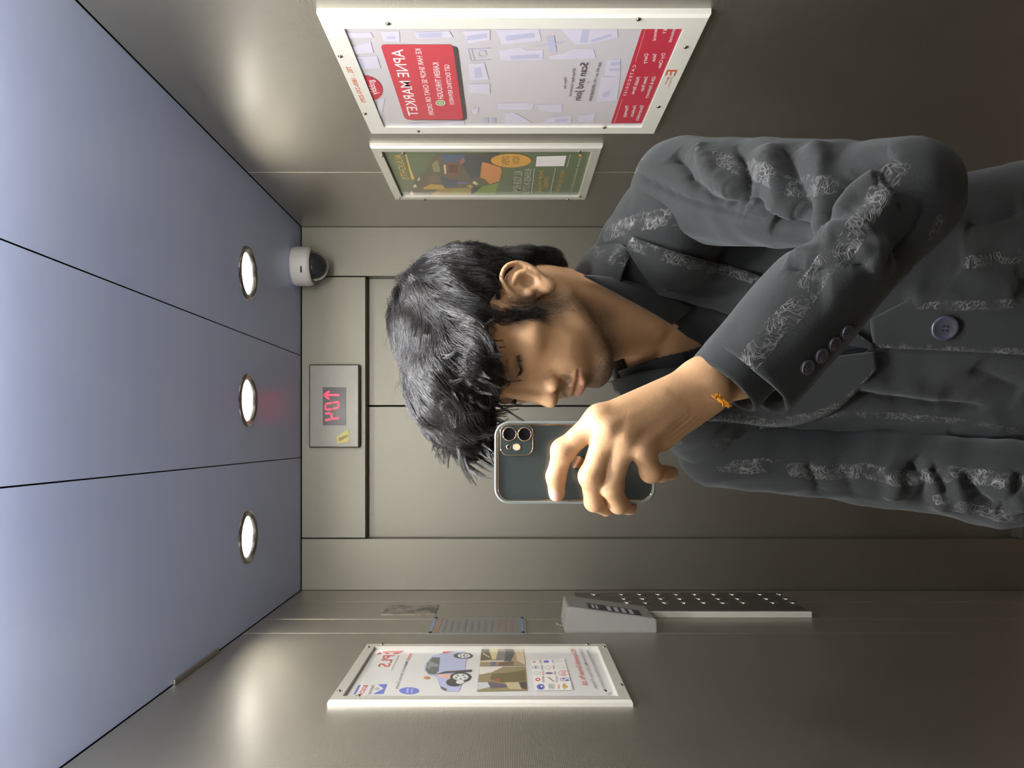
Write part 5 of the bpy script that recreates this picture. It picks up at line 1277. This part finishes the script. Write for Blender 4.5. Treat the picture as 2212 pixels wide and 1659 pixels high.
def hand(p):
    pm = palm(p); d = None
    for pts, rs in fing:
        g_ = chain(p, pts, rs, .004)
        g_ = smin(g_, ell(p, pts[1] + np.array([0, -.0004, 0]), (rs[1] * 1.02,) * 3), .006)
        q = smin(pm, g_, .010); d = q if d is None else np.minimum(d, q)
    d = np.minimum(d, smin(pm, chain(p, *thumb, .006), .012))
    for (pts, rs), a in zip(fing, (.0022, .0030, .0030, .0020)):   # knuckles and tendons
        d = smin(d, ell(p, pts[0] + np.array([.001, -.0060, .001]), (.0085, .0075, .0085)), .008)
        mid = pts[0] * .45 + W0 * .55 + np.array([0, -.0150, 0]); d = smin(d, chain(p, [pts[0] + np.array([0, -.0105, 0]), mid], [.0032, .0020]), .010)
    d = smin(d, ell(p, P(1540, 846, .728), (.009, .008, .010)), .014)      # wrist bone
    # keep clear of the phone
    c = np.array([pc[0], PY + PT / 2, pc[2]], f32); q = np.abs(p - c) - A3(PW / 2, PT / 2 + .0012, PL / 2); box = np.linalg.norm(np.maximum(q, 0), axis=1) + np.minimum(q.max(1), 0)
    return smax(d, -box, .0015)
VHn, QHn = nets(hand, np.array([-.09, .66, ZC - .31]), np.array([.10, .80, ZC - .02]), .00125)
VHn = relax(VHn, QHn, 1, .4)
NHn = vnormals(VHn, QHn); disp = np.zeros(len(VHn)); nail = np.zeros(len(VHn), f32)
for pts, rs in fing:
    for j, w_ in ((1, .0055), (2, .0040)):
        a_ = (pts[j + 1] - pts[j - 1]); a_ /= np.linalg.norm(a_); r_ = VHn - pts[j]; t_ = r_ @ a_; dd = np.linalg.norm(r_, axis=1); bk = np.clip(-NHn[:, 1] * 1.4 + .2, 0, 1)
        disp -= .00040 * np.exp(-(t_ / w_) ** 2) * np.cos(t_ * 2 * math.pi / .0028) * np.exp(-(dd / .012) ** 4) * bk
# creases at the heel of the hand
r_ = VHn - P(1462, 925, .722); t_ = r_ @ (np.array([.5, 0, -.85])); disp -= .0008 * np.exp(-(np.linalg.norm(r_, axis=1) / .018) ** 4) * np.cos((VHn @ np.array([.8, .1, .6])) * 2 * math.pi / .0042)
VHn = VHn + NHn * disp[:, None]
for c_n, d_n, rad in ((z4(205, 1395, .728), (-.35, -.8, .45), .0075), (z4(715, 1545, .757), (-.8, -.1, -.3), .006), (z4(945, 1545, .758), (-.8, -.1, -.3), .006)):
    d_n = np.array(d_n) / np.linalg.norm(d_n); q = VHn - c_n; nail = np.maximum(nail, (1 - sstep(rad * .75, rad, np.linalg.norm(q, axis=1))) * (NHn @ d_n > .25)).astype(f32)
disp = nail * .0004; VHn = VHn + NHn * disp[:, None]
# ================================================================== put the rider together
t_ = M['skin'].node_tree
def add_nail():
    nt = t_; pr = nt.nodes['Principled BSDF']; src = pr.inputs['Base Color'].links[0].from_socket
    at = nt.nodes.new('ShaderNodeAttribute'); at.attribute_name = 'nail'; mx = nt.nodes.new('ShaderNodeMix'); mx.data_type = 'RGBA'
    nt.links.new(at.outputs['Fac'], mx.inputs[0]); nt.links.new(src, mx.inputs[6]); mx.inputs[7].default_value = (0.62, 0.34, 0.27, 1); nt.links.new(mx.outputs[2], pr.inputs['Base Color'])
add_nail()
VB_, QB_ = nets(hidden_body, np.array([-.30, .78, .0]), np.array([.58, 1.42, ZC - .10]), .008)
n1, n2 = len(VHd), len(VHn)
VA = np.concatenate([VHd, VHn, VB_]); QA = np.concatenate([QHd, QHn + n1, QB_ + n1 + n2]); zr = lambda n: np.zeros(n, f32)
person = link('person', mesh_np('person', VA, [QA], M['skin'], {'lip': np.concatenate([lip, zr(n2 + len(VB_))]), 'stubble': np.concatenate([stub, zr(n2 + len(VB_))]), 'lid': np.concatenate([lid, zr(n2 + len(VB_))]), 'nail': np.concatenate([zr(n1), nail, zr(len(VB_))])}))
tag(person, 'young man in a black suit holding up a phone, face turned down to it', 'person')
hr = link('hair', mesh_np('hair', H2W(Vb), [Qs], M['hair_base']), person)
TW = lambda s: H2W(s.reshape(-1, 3)).reshape(s.shape)
strands('hair_locks', HAIR_W, 0.00021, 0.00008, M['hair'], hr)
strands('brows_and_lashes', TW(BROWS), 0.00026, 0.00008, M['hair'], hr)
strands('stubble', TW(STUB), 0.00012, 0.00005, M['hair'], hr)
strands('sideburn', TW(SIDE), 0.00017, 0.00006, M['hair'], hr)
jk = link('jacket', mesh_np('jacket', JKT[0], [JKT[1]], M['suit'], {'band': JKT[2]}), person)
for nm, g in (('sleeve', SLV_R), ('sleeve', SLV_L)): link(nm, mesh_np(nm, g[0], [g[1]], M['suit'], {'band': g[2]}), jk)
sh = link('shirt', mesh_np('shirt', SHT[0], [SHT[1]], M['shirt']), person)
link('shirt_cuff', mesh_np('shirt_cuff', CUF[0], [CUF[1]], M['shirt']), sh)
for nm, g, mt, par, fb in (('lapel', LAP_N, 'lapel', jk, lambda u: 1 - sstep(.10, .32, u)), ('jacket_collar', COL_N, 'lapel', jk, lambda u: .45 * (u > .5)), ('lapel', LAP_F, 'lapel', jk, lambda u: 1 - sstep(.05, .25, u)), ('shirt_collar', SCOL_N, 'shirt', sh, None), ('shirt_collar', SCOL_F, 'shirt', sh, None),
                           ('front_panel', FRONT, 'suit', jk, lambda u: .8 * sstep(.8, .97, u)), ('pocket_welt', FLAP, 'lapel', jk, lambda u: .6 + 0 * u)):
    at = {'band': np.concatenate([fb(g[2]), fb(g[2])]).astype(f32)} if fb else None
    o = link(nm, mesh_np(nm, g[0], [g[1]], M[mt], at), par)
link('trousers', mesh_np('trousers', relax(*TRS, 2, .5), [TRS[1]], M['trouser']), person)
M['leather'] = plain('black leather', (0.012, 0.011, 0.010), 0.3)
for sg in (1, -1):
    fn, a_ = shoes_(sg); V, Q = nets(fn, a_ - np.array([.22, .22, .05]), a_ + np.array([.22, .22, .12]), .006); link('shoe', mesh_np('shoe', relax(V, Q, 1), [Q], M['leather']), person)
# buttons
def button(px, r, fn, par, lift=0.001):
    c = march(fn, [px])[0]; n = grad(fn, c[None].astype(f32), .004)[0]; n = n / np.linalg.norm(n); c = c + n * lift
    b = MB().lathe([(r, -.001), (r, .0012), (r * .93, .0024), (r * .80, .0022), (r * .66, .0012), (r * .3, .0010), (0, .0010)], c, n, 28).build('button', M['btn_horn'], par, True)
    u = np.cross(n, [0, 0, 1.0]); u /= np.linalg.norm(u); v = np.cross(n, u)
    m = MB()
    for a, b_ in ((1, 1), (1, -1), (-1, 1), (-1, -1)):
        q = c + (u * a + v * b_) * r * .16; m.lathe([(r * .085, .0014), (0, .0014)], q, n, 8)
    # part of its button, drawn as one sewn group of four holes
    b.data.materials.append(M['black']); me = b.data; k = len(me.vertices)
    V0 = [tuple(q.co) for q in me.vertices] + m.v; F0 = [tuple(p_.vertices) for p_ in me.polygons] + [tuple(i + k for i in f) for f in m.f]; nf = len(me.polygons)
    me2 = bpy.data.meshes.new('button'); me2.from_pydata(V0, [], F0); me2.materials.append(M['btn_horn']); me2.materials.append(M['black'])
    me2.polygons.foreach_set('material_index', [0] * nf + [1] * len(m.f)); me2.polygons.foreach_set('use_smooth', [True] * len(F0)); b.data = me2
    return b
for px in ((1742, 793), (1772, 768), (1800, 743), (1827, 717)): button(px, 17.5 / FPX * .705, lambda p: sleeve_core(p), jk)
button((2038, 707), 27 / FPX * .97, lambda p: torso(p, .004), jk, .006)
# orange thread bracelet at the cuff
rg = np.random.default_rng(5); a_ = P(1556, 860, .705)
th = np.array([[a_ + np.array([-.001 - .006 * w_ + rg.normal(0, .0010), rg.normal(0, .0010), .000 - .007 * w_ + rg.normal(0, .0014)]) for w_ in np.linspace(-.6, 1, 6)] for _ in range(46)])
M['thread'] = plain('orange thread', (0.85, 0.33, 0.015), 0.6, 0, 0.35, 600)
strands('wrist_thread', th, .00055, .0004, M['thread'], person)
